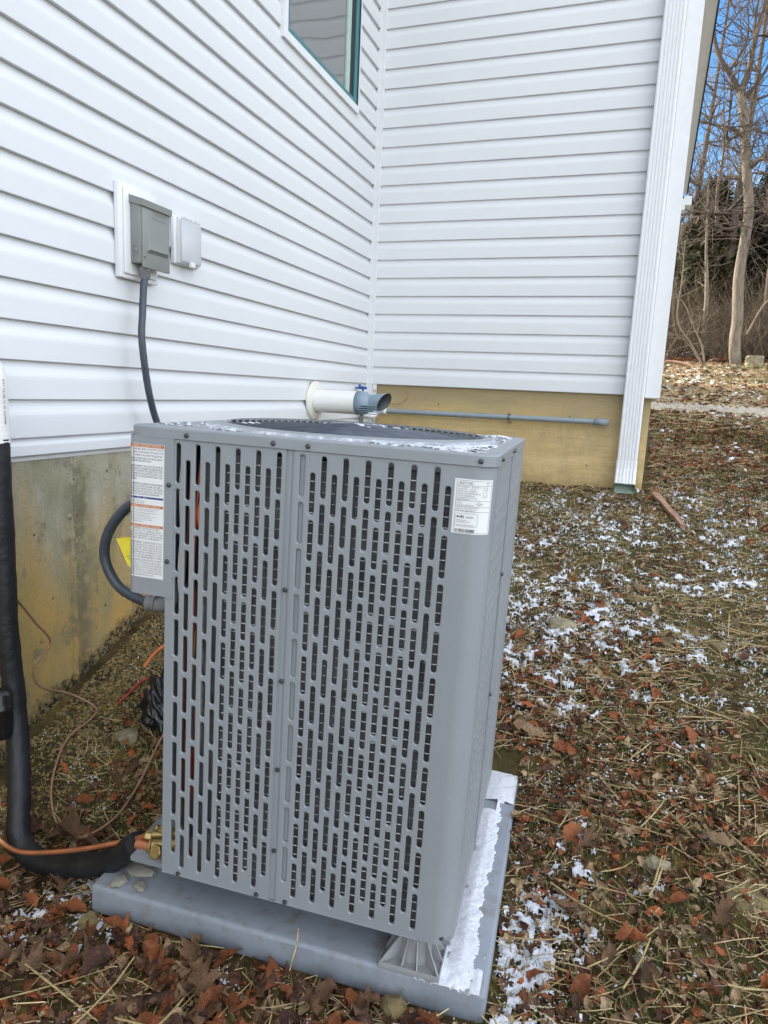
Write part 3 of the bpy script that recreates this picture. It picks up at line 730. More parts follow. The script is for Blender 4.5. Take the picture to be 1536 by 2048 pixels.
for i, (mt, pts, r_) in enumerate([
        ('worange', [(.140, .06, -.05), (.146, .03, -.2), (.139, .028, -.35), (.143, .03, -.5), (.138, .03, -.66), (.15, .05, -.74)], .0022),
        ('wred', [(.135, .06, -.1), (.142, .034, -.3), (.146, .032, -.42), (.138, .032, -.6), (.145, .04, -.8), (.15, .05, -.95)], .0024),
        ('wyellow', [(.139, .05, -.45), (.143, .028, -.58), (.139, .027, -.68), (.144, .03, -.80), (.137, .04, -.9)], .0020),
        ('wbrown', [(.122, .05, -.08), (.128, .03, -.22), (.120, .03, -.36), (.126, .034, -.55), (.122, .034, -.8), (.13, .05, -1.0)], .0030),
        ('worange', [(.160, .05, -.12), (.1585, .022, -.17), (.161, .026, -.23), (.155, .04, -.33)], .0040),
        ('wred', [(.163, .05, -.52), (.1600, .024, -.62), (.1625, .026, -.72), (.156, .04, -.82)], .0034),
        ('wred', [(.138, .06, -.72), (.144, .03, -.85), (.139, .03, -.95), (.145, .04, -1.0)], .0026)]):
    MB().tube(catmull(pts, 6), r_, 7).build('wire', M[mt], hp)
MB().tube(catmull([(.168, .03, -.17), (.171, .022, -.30), (.170, .022, -.45), (.172, .022, -.6), (.170, .024, -.78), (.175, .03, -.90), (.19, .03, -.96), (.24, .03, -.965)], 8), .0085, 12).build('braided_hose', M['silver'], hp)
MB().tube(catmull([(.117, .03, -.03), (.114, .022, -.12), (.117, .022, -.22), (.113, .022, -.33), (.12, .03, -.40)], 6), .0035, 7).build('white_cable', M['cream'], hp)
# control panel
def wrapL(s_, v, d):     # s_ is x measured on the flat front; the left corner is rounded
    r_ = .016
    if s_ >= r_: return (s_, .0005+d, v)
    t = (r_-s_)/r_
    if t < PI/2: return (r_-(r_-d)*math.sin(t), .0005+r_-(r_-d)*math.cos(t), v)
    return (0+d, .0005+r_+(r_-s_-r_*PI/2), v)
m = MB(); CZ = -.365
V = []; ss = list(np.linspace(.110, .016, 4))+list(np.linspace(.014, .016-.016*PI/2, 8))+[-.22]
for s_ in ss: V += [wrapL(s_, CZ, 0), wrapL(s_, ZT, 0)]
m.add(V, [(2*i, 2*i+1, 2*i+3, 2*i+2) for i in range(len(ss)-1)], 0, True)
V2 = [wrapL(s_, CZ, 0) for s_ in ss]+[(.11, .23, CZ)]
m.add(V2, [tuple(range(len(V2)))])
m.add([(.110, .0005, CZ), (.110, .0028, CZ), (.110, .0028, ZT), (.110, .0005, ZT)], [(0, 1, 2, 3)])
for r_ in range(1, 4):
    zc = -(V0+PVT*r_-.006); m.box(.1101, .1126, .0006, .0028, zc-.007, zc+.007)
m.build('control_panel', M['hp'], hp)
# cap
def rrect(x0, x1, y0, y1, r_, n=9):
    P = []
    for cx, cy, a0 in ((x1-r_, y0+r_, -90), (x1-r_, y1-r_, 0), (x0+r_, y1-r_, 90), (x0+r_, y0+r_, 180)):
        for i in range(n): a_ = math.radians(a0+90*i/(n-1)); P.append((cx+r_*math.cos(a_), cy+r_*math.sin(a_)))
    return P
def resample(P, cen, n):
    # ray cast from centre in n directions against a convex polygon
    o_ = []
    for k in range(n):
        a_ = 2*PI*k/n; dx, dy_ = math.cos(a_), math.sin(a_); best = None
        for i in range(len(P)):
            ax, ay = P[i][0]-cen[0], P[i][1]-cen[1]; bx, by = P[(i+1) % len(P)][0]-cen[0], P[(i+1) % len(P)][1]-cen[1]
            ex, ey = bx-ax, by-ay; den = dx*ey-dy_*ex
            if abs(den) < 1e-12: continue
            t_ = (ax*ey-ay*ex)/den; u_ = (ax*dy_-ay*dx)/den
            if t_ > 0 and -1e-6 <= u_ <= 1+1e-6: best = t_ if best is None else max(best, t_)
        o_.append((cen[0]+dx*best, cen[1]+dy_*best))
    return o_
CEN = (.387, .368); RR = .316; NN = 160
outer = resample(rrect(-.003, HW+.003, 0, HD+.003, .036, 12), CEN, NN)
m = MB(); loops = []
def sc_(P, k): return [(CEN[0]+(x-CEN[0])*k, CEN[1]+(y-CEN[1])*k) for x, y in P]
loops.append([(x, y, -.0225) for x, y in outer]); loops.append([(x, y, -.0035) for x, y in outer])
loops.append([(x, y, -.0008) for x, y in sc_(outer, .997)]); loops.append([(x, y, 0) for x, y in sc_(outer, .992)])
circ = [(CEN[0]+RR*1.06*math.cos(2*PI*k/NN), CEN[1]+RR*1.06*math.sin(2*PI*k/NN)) for k in range(NN)]
def inl(a, b, t_): return [(p[0]*(1-t_)+q_[0]*t_, p[1]*(1-t_)+q_[1]*t_) for p, q_ in zip(a, b)]
o1 = sc_(outer, .992)
lim = [(p if math.hypot(p[0]-CEN[0], p[1]-CEN[1]) < math.hypot(o_[0]-CEN[0], o_[1]-CEN[1]) else o_) for p, o_ in zip(circ, sc_(outer, .97))]
loops.append([(x, y, .0005) for x, y in inl(o1, lim, .8)]); loops.append([(x, y, .006) for x, y in lim])
for k_, z_ in ((1.0, .010), (.985, .006), (.985, -.02)): loops.append([(CEN[0]+RR*k_*math.cos(2*PI*k/NN), CEN[1]+RR*k_*math.sin(2*PI*k/NN), z_) for k in range(NN)])
V = [p for l_ in loops for p in l_]
for j in range(len(loops)-1):
    m.add(V[j*NN:(j+2)*NN], [(k, (k+1) % NN, (k+1) % NN+NN, k+NN) for k in range(NN)], 1 if j == 4 else 0, True)
m.build('top_cap', [M['hp'], M['frost']], hp)
m = MB(); low = [(x, y, -.0227) for x, y in sc_(outer, .9995)]; low2 = [(x, y, -.0240) for x, y in sc_(outer, .985)]
m.add(low+low2, [(k, (k+1) % NN, (k+1) % NN+NN, k+NN) for k in range(NN)]); m.build('cap_shadow_gap', M['gap'], hp)
gd = bpy.data.objects.new('fan_guard', None); COL.objects.link(gd); gd.parent = hp; gd.location = (CEN[0], CEN[1], .006)
def gz(r_): return .003+.009*(1-(r_/RR)**2)
for i in range(17):
    r_ = .062+(.305-.062)*i/16; m = MB(); na, nb = 72, 5; V = []
    for a_ in range(na):
        A = 2*PI*a_/na
        for b_ in range(nb):
            B = 2*PI*b_/nb; rr_ = r_+.0019*math.cos(B); V.append((rr_*math.cos(A), rr_*math.sin(A), gz(r_)+.0019*math.sin(B)))
    m.add(V, [(a_*nb+b_, ((a_+1) % na)*nb+b_, ((a_+1) % na)*nb+(b_+1) % nb, a_*nb+(b_+1) % nb) for a_ in range(na) for b_ in range(nb)], 0, True)
    m.build('guard_ring', M['guard'], gd)
for k in range(8):
    A = 2*PI*k/8+.2; MB().tube([(r_*math.cos(A), r_*math.sin(A), gz(r_)-.004) for r_ in (.02, .08, .15, .22, .28, .312)], .0026, 6).build('guard_rib', M['guard'], gd)
MB().lathe([(0, .065), (.004, .062), (.007, .0)], (0, 0, .010), (0, 0, 1), 28).build('hub_plate', M['guard'], gd)
m = MB()
for k in range(4):
    A = 2*PI*k/4; c_, s_ = math.cos(A), math.sin(A); V = []
    for r_ in (.05, .15, .29):
        for t_, z_ in ((-.5, -.03), (0, -.005), (.5, .015)):
            a2 = t_*(.9 if r_ < .1 else .75); V.append((r_*math.cos(A+a2), r_*math.sin(A+a2), -.07+z_))
    m.add(V, [(0, 1, 4, 3), (1, 2, 5, 4), (3, 4, 7, 6), (4, 5, 8, 7)], 0, True)
m.lathe([(0, 0), (0, .05), (-.08, .05), (-.08, 0)], (0, 0, -.04), (0, 0, 1), 20)
o = m.build('fan', M['hpin'], hp); o.location = (CEN[0], CEN[1], 0)
# screws
sm_ = MB().lathe([(0, .0058), (-.0012, .0058), (-.0014, .0042), (-.0045, .0040), (-.0050, .0030), (-.0036, .0026), (-.0036, 0)], (0, 0, 0), (0, 1, 0), 6, 0, False).build('screw', M['screw'], mesh_only=True)
for x, y, z in [(.139, 0, -.0135), (.332, 0, -.0135), (.406, 0, -.013), (.745, .0015, -.0125), (.3685, .005, -.311), (.3685, .005, -.510), (.3685, .005, -.712), (.3685, .005, -.905),
                (.099, .0005, -.120), (.097, .0005, -.285), (.134, .003, -1.0225), (.331, .003, -1.022), (.400, .003, -1.022), (.7500, .010, -1.014)]:
    link('screw', sm_, hp, (x, y, z))
for y, z, sx in ((.325, -.012, 1), (.362, -.012, 1), (.325, -.30, 1), (.325, -.60, 1), (.08, -.012, 1)):
    o = link('screw', sm_, hp, (HW+.003, y, z)); o.rotation_euler = (0, 0, PI/2)
o = link('screw', sm_, hp, (-.003, .035, -.012)); o.rotation_euler = (0, 0, -PI/2)
m = MB().box(.091, .70, .0012, .0031, ZB, ZB+.0015); m.build('bottom_lip', M['hp'], hp)

# ---- printed labels
def text(lines, wrap, u0, v0, size, lead, mat, name, parent, yoff=.0006, width=None, stretch=1.0, squeeze=.82):
    """lines of type laid on the panel surface"""
    V, Fc = [], []
    for i, ln in enumerate(lines):
        if not ln: continue
        cu = bpy.data.curves.new('t', 'FONT'); cu.body = ln; cu.size = size; cu.resolution_u = 1
        ob = bpy.data.objects.new('t', cu); COL.objects.link(ob); bpy.context.view_layer.update()
        me = bpy.data.meshes.new_from_object(ob.evaluated_get(bpy.context.evaluated_depsgraph_get()))
        bpy.data.objects.remove(ob); bpy.data.curves.remove(cu)
        if not me.vertices: continue
        mxw = max(v.co.x for v in me.vertices)
        k = squeeze
        if width and mxw*k > width: k = width/mxw
        b_ = len(V)
        for v in me.vertices:
            u_ = u0+v.co.x*k; vv = v0-lead*i+v.co.y
            p = wrap(u_, vv, -yoff); V.append(p)
        Fc += [tuple(j+b_ for j in pl.vertices) for pl in me.polygons]
        bpy.data.meshes.remove(me)
    m_ = MB(); m_.add(V, Fc); return m_.build(name, mat, parent)
def patch(mb, wrap, u0, u1, v0, v1, y, mi=0, seg=10):
    V = []
    for i in range(seg+1):
        u_ = u0+(u1-u0)*i/seg; V += [wrap(u_, v0, -y), wrap(u_, v1, -y)]
    mb.add(V, [(2*i, 2*i+2, 2*i+3, 2*i+1) for i in range(seg)], mi, True)
m = MB(); patch(m, wrapL, .0015, .0885, -.328, -.038, .0004)
wl = m.build('warning_label', M['white'], hp)
m = MB(); patch(m, wrapL, .003, .087, -.0455, -.0395, .0007); patch(m, wrapL, .003, .086, -.1735, -.1675, .0007); patch(m, wrapL, .003, .086, -.2165, -.2105, .0007); m.build('orange_band', M['orangeink'], wl)
m = MB(); patch(m, wrapL, .003, .086, -.1545, -.1505, .0007); m.build('blue_band', M['blueink'], wl)
m = MB()
for vz in (-.0475, -.1755, -.2185):
    m.add([wrapL(.0035, vz-.0085, -.0007), wrapL(.0115, vz-.0085, -.0007), wrapL(.0075, vz-.0008, -.0007)], [(0, 1, 2)])
m.build('warning_triangle', M['yellow'], wl)
m = MB()
for u_ in (.0022, .0878): patch(m, wrapL, u_-.0002, u_+.0002, -.327, -.039, .0006, 0, 1)
for v_ in (-.0388, -.3272): patch(m, wrapL, .0022, .0878, v_-.0002, v_+.0002, .0006)
for v_ in (-.248, -.287, -.0925, -.122): patch(m, wrapL, .004, .086, v_-.00015, v_+.00015, .0006)
for vz in (-.0475, -.1755, -.2185): m.add([wrapL(.0072, vz-.0065, -.0009), wrapL(.0082, vz-.0065, -.0009), wrapL(.0079, vz-.003, -.0009)], [(0, 1, 2)])
m.build('border', M['ink'], wl)
W_ = 'WARNING / AVERTISSEMENT / ADVERTENCIA'
text([W_], wrapL, .012, -.0442, .0050, .1, M['white'], 'lettering', wl, .0010, .068); text([W_], wrapL, .012, -.1722, .0050, .1, M['white'], 'lettering', wl, .0010, .068); text([W_], wrapL, .012, -.2152, .0050, .1, M['white'], 'lettering', wl, .0010, .068)
text(['NOTE            AVIS           NOTA'], wrapL, .006, -.1537, .0036, .1, M['white'], 'lettering', wl, .0010, .074)
text(['WARNING: RISK OF ELECTRIC SHOCK.', 'CAN CAUSE INJURY OR DEATH. DIS-', 'CONNECT ALL REMOTE ELECTRIC'], wrapL, .0125, -.0515, .0056, .0066, M['ink'], 'lettering', wl, .0007, .0735)
text(['POWER SUPPLIES AND DISCHARGE CAPACI-', 'TORS BEFORE SERVICING.', '', 'AVERTISSEMENT: RISQUE DE DECHARGE', 'ELECTRIQUE, POUVANT CAUSER DES BLES-', 'SURES OU LA MORT. DECONNECTER TOUTES', 'LES ALIMENTATIONS ELECTRIQUES ET CON-', 'DENSATEURS DE DECHARGE AVANT L\'EN-', 'TRETIEN.', '',
      'ADVERTENCIA: EL RIESGO DE DESCARGA', 'ELECTRICA, PUEDE CAUSAR LESIONES O', 'MUERTE. DESCONECTE TODAS LAS FUENTES', 'DE ALIMENTACION ELECTRICA Y DESCARGA', 'CAPACITORES ANTES DE REPARAR.'], wrapL, .0045, -.0713, .0056, .0054, M['ink'], 'lettering', wl, .0007, .080)
text(['For outdoor use only.', 'Pour l\'usage exterieur seulement.', 'Para uso al aire libre solamente.'], wrapL, .0045, -.1582, .0034, .0037, M['ink'], 'lettering', wl, .0007, .06)
text(['System contains high pressure refrigerant and oil. Read', 'the instructions before servicing this equipment.'], wrapL, .0125, -.178, .0034, .0037, M['ink'], 'lettering', wl, .0007, .072)
text(['Le systeme contient du refrigerant sous haute pression et de', 'l\'huile. Lire les instructions avant l\'entretien.', 'El sistema contiene refrigerante a alta presion y aceite. Lea', 'las instrucciones antes de dar servicio al equipo.', 'Keep this equipment clear of snow, ice and leaves.', 'Wear safety glasses and gloves.'], wrapL, .0045, -.1862, .0034, .0038, M['ink'], 'lettering', wl, .0007, .079)
text(['WARNING: THIS PRODUCT CAN', 'EXPOSE YOU TO CHEMICALS INCLU-'], wrapL, .0125, -.2215, .0052, .0054, M['ink'], 'lettering', wl, .0007, .072)
text(['DING LEAD, WHICH ARE KNOWN TO THE', 'STATE OF CALIFORNIA TO CAUSE CANCER', 'AND BIRTH DEFECTS OR OTHER REPRODUC-', ' '], wrapL, .0045, -.2325, .0052, .0052, M['ink'], 'lettering', wl, .0007, .080)
text(['AVERTISSEMENT: CE PRODUIT PEUT VOUS', 'EXPOSER A DES PRODUITS CHIMIQUES, NOTAM-', 'MENT LE PLOMB, CONNU DANS L\'ETAT DE', 'CALIFORNIE POUR PROVOQUER UN CANCER,', 'DES MALFORMATIONS CONGENITALES OU DES', 'EFFETS NOCIFS SUR LA REPRODUCTION.', 'POUR PLUS DE RENSEIGNEMENTS, VISITEZ'], wrapL, .0045, -.2525, .0052, .0053, M['ink'], 'lettering', wl, .0007, .080)
text(['ADVERTENCIA: ESTE PRODUCTO PUEDE', 'EXPONERLO A SUSTANCIAS QUIMICAS, INCLU-', 'YENDO PLOMO, CONOCIDO EN EL ESTADO DE', 'CALIFORNIA POR SER UN CAUSANTE DE', 'CANCER, ANOMALIAS CONGENITAS O DANOS', 'REPRODUCTIVOS. PARA MAS INFORMACION', 'WWW.P65WARNINGS.CA.GOV'], wrapL, .0045, -.2915, .0052, .0053, M['ink'], 'lettering', wl, .0007, .080)
LU = .7000; LR = .7745
m = MB(); patch(m, wrapR, LU, LR, -.151, -.0475, .0005, 0, 16); rl = m.build('rating_label', M['white'], hp)
m = MB()
def hl(v_, a=LU+.004, b=LR-.003, t_=.00025): patch(m, wrapR, a, b, v_-t_, v_+t_, .0008, 0, 12)
for v_ in (-.0505, -.0590, -.0875, -.0990, -.1085, -.1488): hl(v_)
for u_ in (LU+.004, LR-.003): patch(m, wrapR, u_-.00025, u_+.00025, -.149, -.0503, .0008, 0, 1)
A0, A1, B0, B1 = LU+.0055, LU+.0475, -.137, -.1125
hl(B0, A0+.003, A1-.003, .0002); hl(B1, A0+.003, A1-.003, .0002)
for u_ in (A0, A1): patch(m, wrapR, u_-.0002, u_+.0002, B0+.003, B1-.003, .0008, 0, 1)
for cx, cy, q0 in ((A1-.003, B1-.003, 0), (A0+.003, B1-.003, 90), (A0+.003, B0+.003, 180), (A1-.003, B0+.003, 270)):
    V = []
    for i in range(5):
        a_ = math.radians(q0+22.5*i)
        for rr_ in (.0028, .0032): V.append(wrapR(cx+rr_*math.cos(a_), cy+rr_*math.sin(a_), -.0008))
    m.add(V, [(2*i, 2*i+1, 2*i+3, 2*i+2) for i in range(4)])
V = []
for i in range(17):
    a_ = 2*PI*i/16
    for rr_ in (.0030, .0035): V.append(wrapR(LU+.0475+rr_*math.cos(a_), -.0932+rr_*math.sin(a_), -.0008))
m.add(V, [(2*i, 2*i+1, 2*i+3, 2*i+2) for i in range(16)])
rb = random.Random(3); u_ = LU+.006
while u_ < LU+.044:
    b_ = rb.choice((.0004, .0004, .0008, .0012)); patch(m, wrapR, u_, u_+b_, -.1478, -.1420, .0008, 0, 1); u_ += b_+rb.choice((.0004, .0007, .0010))
m.build('border', M['ink'], rl)
text(['HEAT PUMP'], wrapR, LU+.007, -.0572, .0062, .1, M['ink'], 'lettering', rl, .0008, .03)
text(['MADE IN', '   USA'], wrapR, LU+.058, -.0545, .0030, .0033, M['ink'], 'lettering', rl, .0008, .011)
text(['M/N  N4H448AKA      PROD/ITEM  A', 'S/N  E20081417         07 2023', 'MINIMUM CIRCUIT AMPACITY', 'MAXIMUM OVERCURRENT PROTECTION', 'FACTORY CHARGE R410A'], wrapR, LU+.0055, -.0634, .0034, .0042, M['ink'], 'lettering', rl, .0008, .044)
text(['208 / 230', 'V  60 HZ', '31    40', '50    600', '28.0 KG'], wrapR, LU+.0535, -.0634, .0034, .0042, M['ink'], 'lettering', rl, .0008, .015)
text(['DESIGN PRESSURE  HI 450  LO 250 PSI', 'FOR OUTDOOR USE'], wrapR, LU+.0055, -.0838, .0028, .0034, M['ink'], 'lettering', rl, .0008, .058)
text(['TESTED TO', 'ELECTRICAL', 'HEATING AND COOLING EQUIPMENT'], wrapR, LU+.0055, -.0908, .0024, .0032, M['ink'], 'lettering', rl, .0008, .036)
text(['COMPR  PH 1  60 HZ    RLA 18.2   LRA 124', 'FAN MTR  PH 1  60 HZ   FLA 1.2   HP 1/4', 'VOLTS  208/230   MAX 253   MIN 197'], wrapR, LU+.0055, -.1018, .0028, .0030, M['ink'], 'lettering', rl, .0008, .062)
text(['C       LISTED'], wrapR, LU+.0425, -.0945, .0030, .0034, M['ink'], 'lettering', rl, .0008, .022)
text(['UL'], wrapR, LU+.0458, -.0944, .0032, .0034, M['ink'], 'lettering', rl, .0008, .0034)
text(['AHRI'], wrapR, LU+.0075, -.1215, .0078, .1, M['ink'], 'lettering', rl, .0008, .0165); text(['AHRI'], wrapR, LU+.0078, -.1213, .0078, .1, M['ink'], 'lettering', rl, .0009, .0165)
text(['CERTIFIED'], wrapR, LU+.0250, -.1208, .0040, .1, M['ink'], 'lettering', rl, .0008, .020)
text(['UNITARY SMALL HP', 'AHRI STANDARD 210/240', '', 'CERTIFICATION APPLIES ONLY WHEN THE'], wrapR, LU+.0078, -.1265, .0026, .0030, M['ink'], 'lettering', rl, .0008, .034)

# feet
def foot(cx, cy, first=[None]):
    if first[0] is None:
        m = MB(); zt, zb = 0, -.088; b_ = .066
        m.box(-b_, b_, -b_, b_, zb, zb+.006)
        for s1 in (-1, 1):
            m.box(-b_, b_, s1*b_-.002*s1-(.002 if s1 < 0 else 0)*0, s1*b_, zb, zb+.014) if s1 > 0 else m.box(-b_, b_, -b_, -b_+.002, zb, zb+.014)
            m.box(-b_ if s1 < 0 else b_-.002, -b_+.002 if s1 < 0 else b_, -b_+.0021, b_-.0021, zb+.0061, zb+.014)
        m.lathe([(zb+.006, .044), (zb+.02, .041), (-.02, .040), (-.012, .050), (zt, .052), (zt, 0)], (0, 0, 0), (0, 0, 1), 28)
        for k in range(12):
            A = 2*PI*k/12+PI/12; c_, s_ = math.cos(A), math.sin(A); R1 = b_/max(abs(c_), abs(s_))-.002
            m.add([(r_*c_+t_*s_, r_*s_-t_*c_, z_) for t_ in (-.0012, .0012) for r_, z_ in ((.040, zb+.006), (R1, zb+.006), (R1, zb+.013), (.040, -.026))],
                  [(0, 1, 2, 3), (4, 7, 6, 5), (3, 2, 6, 7), (1, 5, 6, 2)])
        first[0] = m.build('foot', M['footm'], mesh_only=True)
    o_ = link('foot', first[0], hp, (cx, cy, ZB-.001))
M['footm'] = simple('foot_plastic', (.285, .295, .305), .5, 0, .08, 20)
for c_ in ((.688, .068), (.19, .26), (.688, .66), (.075, .66)): foot(*c_)
# service valves
def hexa(mb, org, ax, r_, l_, mi=0): mb.lathe([(0, 0), (0, r_), (l_, r_), (l_+.002, r_*.85), (l_+.002, 0)], org, ax, 6, mi, False)
m = MB(); hexa(m, (.055, .047, -.957), (-.6, -.5, .5), .008, .010); m.tube([(.056, .055, -.962), (.075, .07, -.975), (.09, .09, -.975)], .009, 10); hexa(m, (.068, .050, -.960), (-.2, -.6, .6), .011, .010); hexa(m, (.020+.012, .052, -.985), (-.93, -.25, .1), .011, .014); m.tube([(.03, .055, -.983), (.09, .075, -.978)], .008, 10)
m.build('liquid_valve', M['brass'], hp)
m = MB(); hexa(m, (.062, .030, -1.004), (-.15, -.85, .45), .0170, .010); m.tube([(.036, .05, -1.008), (.09, .07, -1.004)], .017, 12); m.lathe([(0, .02), (.006, .021), (.008, .016)], (.036, .049, -1.008), (-1, -.15, 0), 14); hexa(m, (.062, .045, -1.018), (0, 0, -1), .017, .010)
m.build('suction_valve', M['brass'], hp)

# pad
pd = bevelled('equipment_pad', [(-.107, .855, .004, .945, -1.195, -1.1185)], M['pad'], None, .011, 3)
pd.matrix_world = HM; tag(pd, 'grey-blue plastic equipment pad lying on the ground under the heat pump', 'pad')
bevelled('raised_rim', [(.845, .8575, .925, .9475, -1.20, -1.105), (-.095, .84, .930, .9475, -1.19, -1.108)], M['pad'], pd, .003)
m = MB().add([(.395, .0035, -1.126), (.475, .0035, -1.126), (.475, .0032, -1.1405), (.395, .0032, -1.1405), (.395, .0055, -1.1395)], [(0, 1, 2, 3)]); m.build('edge_patch', M['pad'], pd)

# ------------------------------------------------------------------ pipes, hoses, wires on the left
hose_pts = [(.10, -3.034, -.215), (.10, -3.032, -.5), (.10, -3.034, -.75), (.112, -3.032, -.95), (.150, -3.062, -1.10), (.198, -3.110, -1.205), (.235, -3.150, -1.285), (.285, -3.165, -1.318), (.36, -3.172, -1.318), (.46, -3.180, -1.290), (.57, -3.186, -1.243), (.672, -3.185, -1.172)]
vend = hpw((.040, .048, -1.008)); hose_pts[-1] = (vend.x-.045, vend.y-.004, vend.z-.004)
P = catmull(hose_pts, 10)
rr = [.0300+.0007*math.sin(i*.9)+.0006*math.sin(i*2.3) for i in range(len(P))]
tag(MB().tube(P, rr, 18).tube([P[-1], vend], .013, 10, 1).build('insulated_pipe', [M['foam'], M['copper']]), 'thick black foam insulated pipe bending from the wall to the heat pump valve', 'pipe')
cvp = hpw((.022, .052, -.985))
P = catmull([(.110, -3.12, -1.05), (.120, -3.17, -1.13), (.170, -3.205, -1.20), (.210, -3.207, -1.246), (.262, -3.21, -1.272), (.33, -3.21, -1.270), (.478, -3.208, -1.222), (.62, -3.202, -1.163), tuple(cvp)], 8)
cpx = thing('liquid_line', 'thin bare copper pipe sweeping over the black insulated pipe to the brass valve', 'pipe', (0, 0, 0))
MB().tube(P, .0063, 10).build('copper_pipe', M['copper'], cpx)
m = MB().lathe([(0, 0), (.0, .012), (.012, .026), (.018, .030), (.05, .030), (.052, .0315), (.060, .0315), (.062, .030), (.125, .030), (.140, .026), (.15, .012), (.15, 0)], (.122, -3.090, -.905), (0, 0, -1), 24)
m.build('filter_drier', M['blackpl'], cpx)
wsl = thing('line_cover', 'ribbed white plastic sleeve covering the pipes where they leave the wall, at the left edge', 'pipe cover')
m = MB(); P = catmull([(.085, -3.036, -.225), (.085, -3.038, -.12), (.085, -3.042, -.05), (.060, -3.052, .0), (.02, -3.058, .02), (-.01, -3.06, .025)], 24); m.tube(P, [.045+.0011*math.sin(i*2.6) for i in range(len(P))], 22); m.build('sleeve', M['pvcwhite'], wsl)
def wsp(u, v, d): return (.085+.0467*math.cos(-.35-v/.046), -3.037+.0467*math.sin(-.35-v/.046)+.0, -.06-u)
text(['NFPA 90A 90B  UL 181  ASTM E84'], lambda u, v, d: (.085+.0468*math.cos(.05+v/.046), -3.038+.0468*math.sin(.05+v/.046), -.055-u), 0, 0, .010, .1, M['ink'], 'lettering', wsl, 0, .14)
# whip from the box to the unit
P = catmull([(.058, -2.362, .315), (.058, -2.364, .27), (.062, -2.372, .18), (.075, -2.366, .08), (.10, -2.35, -.05), (.15, -2.34, -.18), (.26, -2.40, -.32), (.42, -2.62, -.44), (.50, -2.85, -.43), tuple(hpw((-.150, .10, -.30))), tuple(hpw((-.150, .115, -.36))), tuple(hpw((-.105, .125, -.405))), tuple(hpw((-.035, .125, -.418))), tuple(hpw((.0, .125, -.420)))], 9)
P = catmull([(.058, -2.362, .315), (.060, -2.374, .27), (.068, -2.392, .18), (.077, -2.408, .09), (.080, -2.381, -.076), (.082, -2.338, -.192), (.125, -2.34, -.25), (.27, -2.47, -.29), (.42, -2.72, -.28), tuple(hpw((-.02, .15, -.17))), tuple(hpw((-.085, .13, -.20))), tuple(hpw((-.135, .12, -.265))), tuple(hpw((-.148, .12, -.335))), tuple(hpw((-.112, .12, -.398))), tuple(hpw((-.05, .12, -.425))), tuple(hpw((-.01, .12, -.428)))], 9)
wh = thing('conduit_whip', 'dark grey flexible conduit running from the disconnect box down behind and into the heat pump', 'conduit')
MB().tube(P, [.0122+.0003*math.sin(i*3) for i in range(len(P))], 14).build('flexible_conduit', M['conduit'], wh)
MB().lathe([(0, 0), (0, .020), (.012, .021), (.014, .018), (.040, .0165), (.042, .013)], (.058, -2.362, .345), (0, -.0, -1), 18).build('connector', M['fit'], wh)
q0 = hpw((-.028, .12, -.428)); q1 = hpw((.012, .12, -.428)); q2 = hpw((.040, .12, -.405)); q3 = hpw((.048, .12, -.366))
m = MB().tube(catmull([q0, q1, q2, q3], 5), .0175, 16); m.lathe([(0, .0), (0, .0205), (.008, .0205), (.010, .0185), (.016, .0185), (.017, .0205), (.024, .0205), (.024, .017)], q0, (q1-q0), 16); m.build('elbow_fitting', M['fit'], wh)
# tag on it
m = MB(); V = []
for i in range(7):
    t_ = i/6
    a_ = Vector((-.128+.05*t_, .135+.015*math.sin(t_*3), -.287+.008*t_)); b_ = Vector((-.128+.05*t_+.035*(1-t_*.0), .125+.012*math.sin(t_*3+.6), -.287-.062-.045*t_))
    V += [tuple(hpw(a_)), tuple(hpw(b_))]
m.add(V, [(2*i, 2*i+1, 2*i+3, 2*i+2) for i in range(6)], 0, True)
yt = thing('yellow_tag', 'bright yellow paper tag hanging from the grey conduit beside the warning label', 'tag'); m.build('sheet', M['yellow'], yt)
m = MB()
for k in range(2):
    p0 = hpw((-.095+.004*k, .128, -.325-.006*k)); p1 = hpw((-.055, .1285, -.323-.006*k)); m.tube([p0, p1], .0006, 4)
m.build('print', M['ink'], yt)
# thin wire
gp = lambda x, y, dz_=.012: (x, y, float(hgt(x, y))+dz_)
P = catmull([(.07, -3.00, -.66), (.03, -2.927, -.713), (.02, -2.861, -.799), (.016, -2.80, -.886), (.014, -2.862, -.938), (.016, -2.868, -.99), (.02, -2.834, -1.03), (.03, -2.76, -1.072), gp(.07, -2.72, .02), gp(.12, -2.72, .02), gp(.135, -2.77, .03), gp(.13, -2.87, .03), gp(.17, -2.97, .03), gp(.25, -3.03, .03), gp(.335, -3.045, .03), gp(.40, -2.98, .03), gp(.40, -2.88, .04), gp(.40, -2.78, .10), gp(.42, -2.70, .20), gp(.44, -2.66, .34), gp(.50, -2.68, .42)], 8)
tag(MB().tube(P, .0036, 7).build('thermostat_cable', M['copperd']), 'thin pinkish brown cable drooping along the foundation and looping over the ground', 'cable')
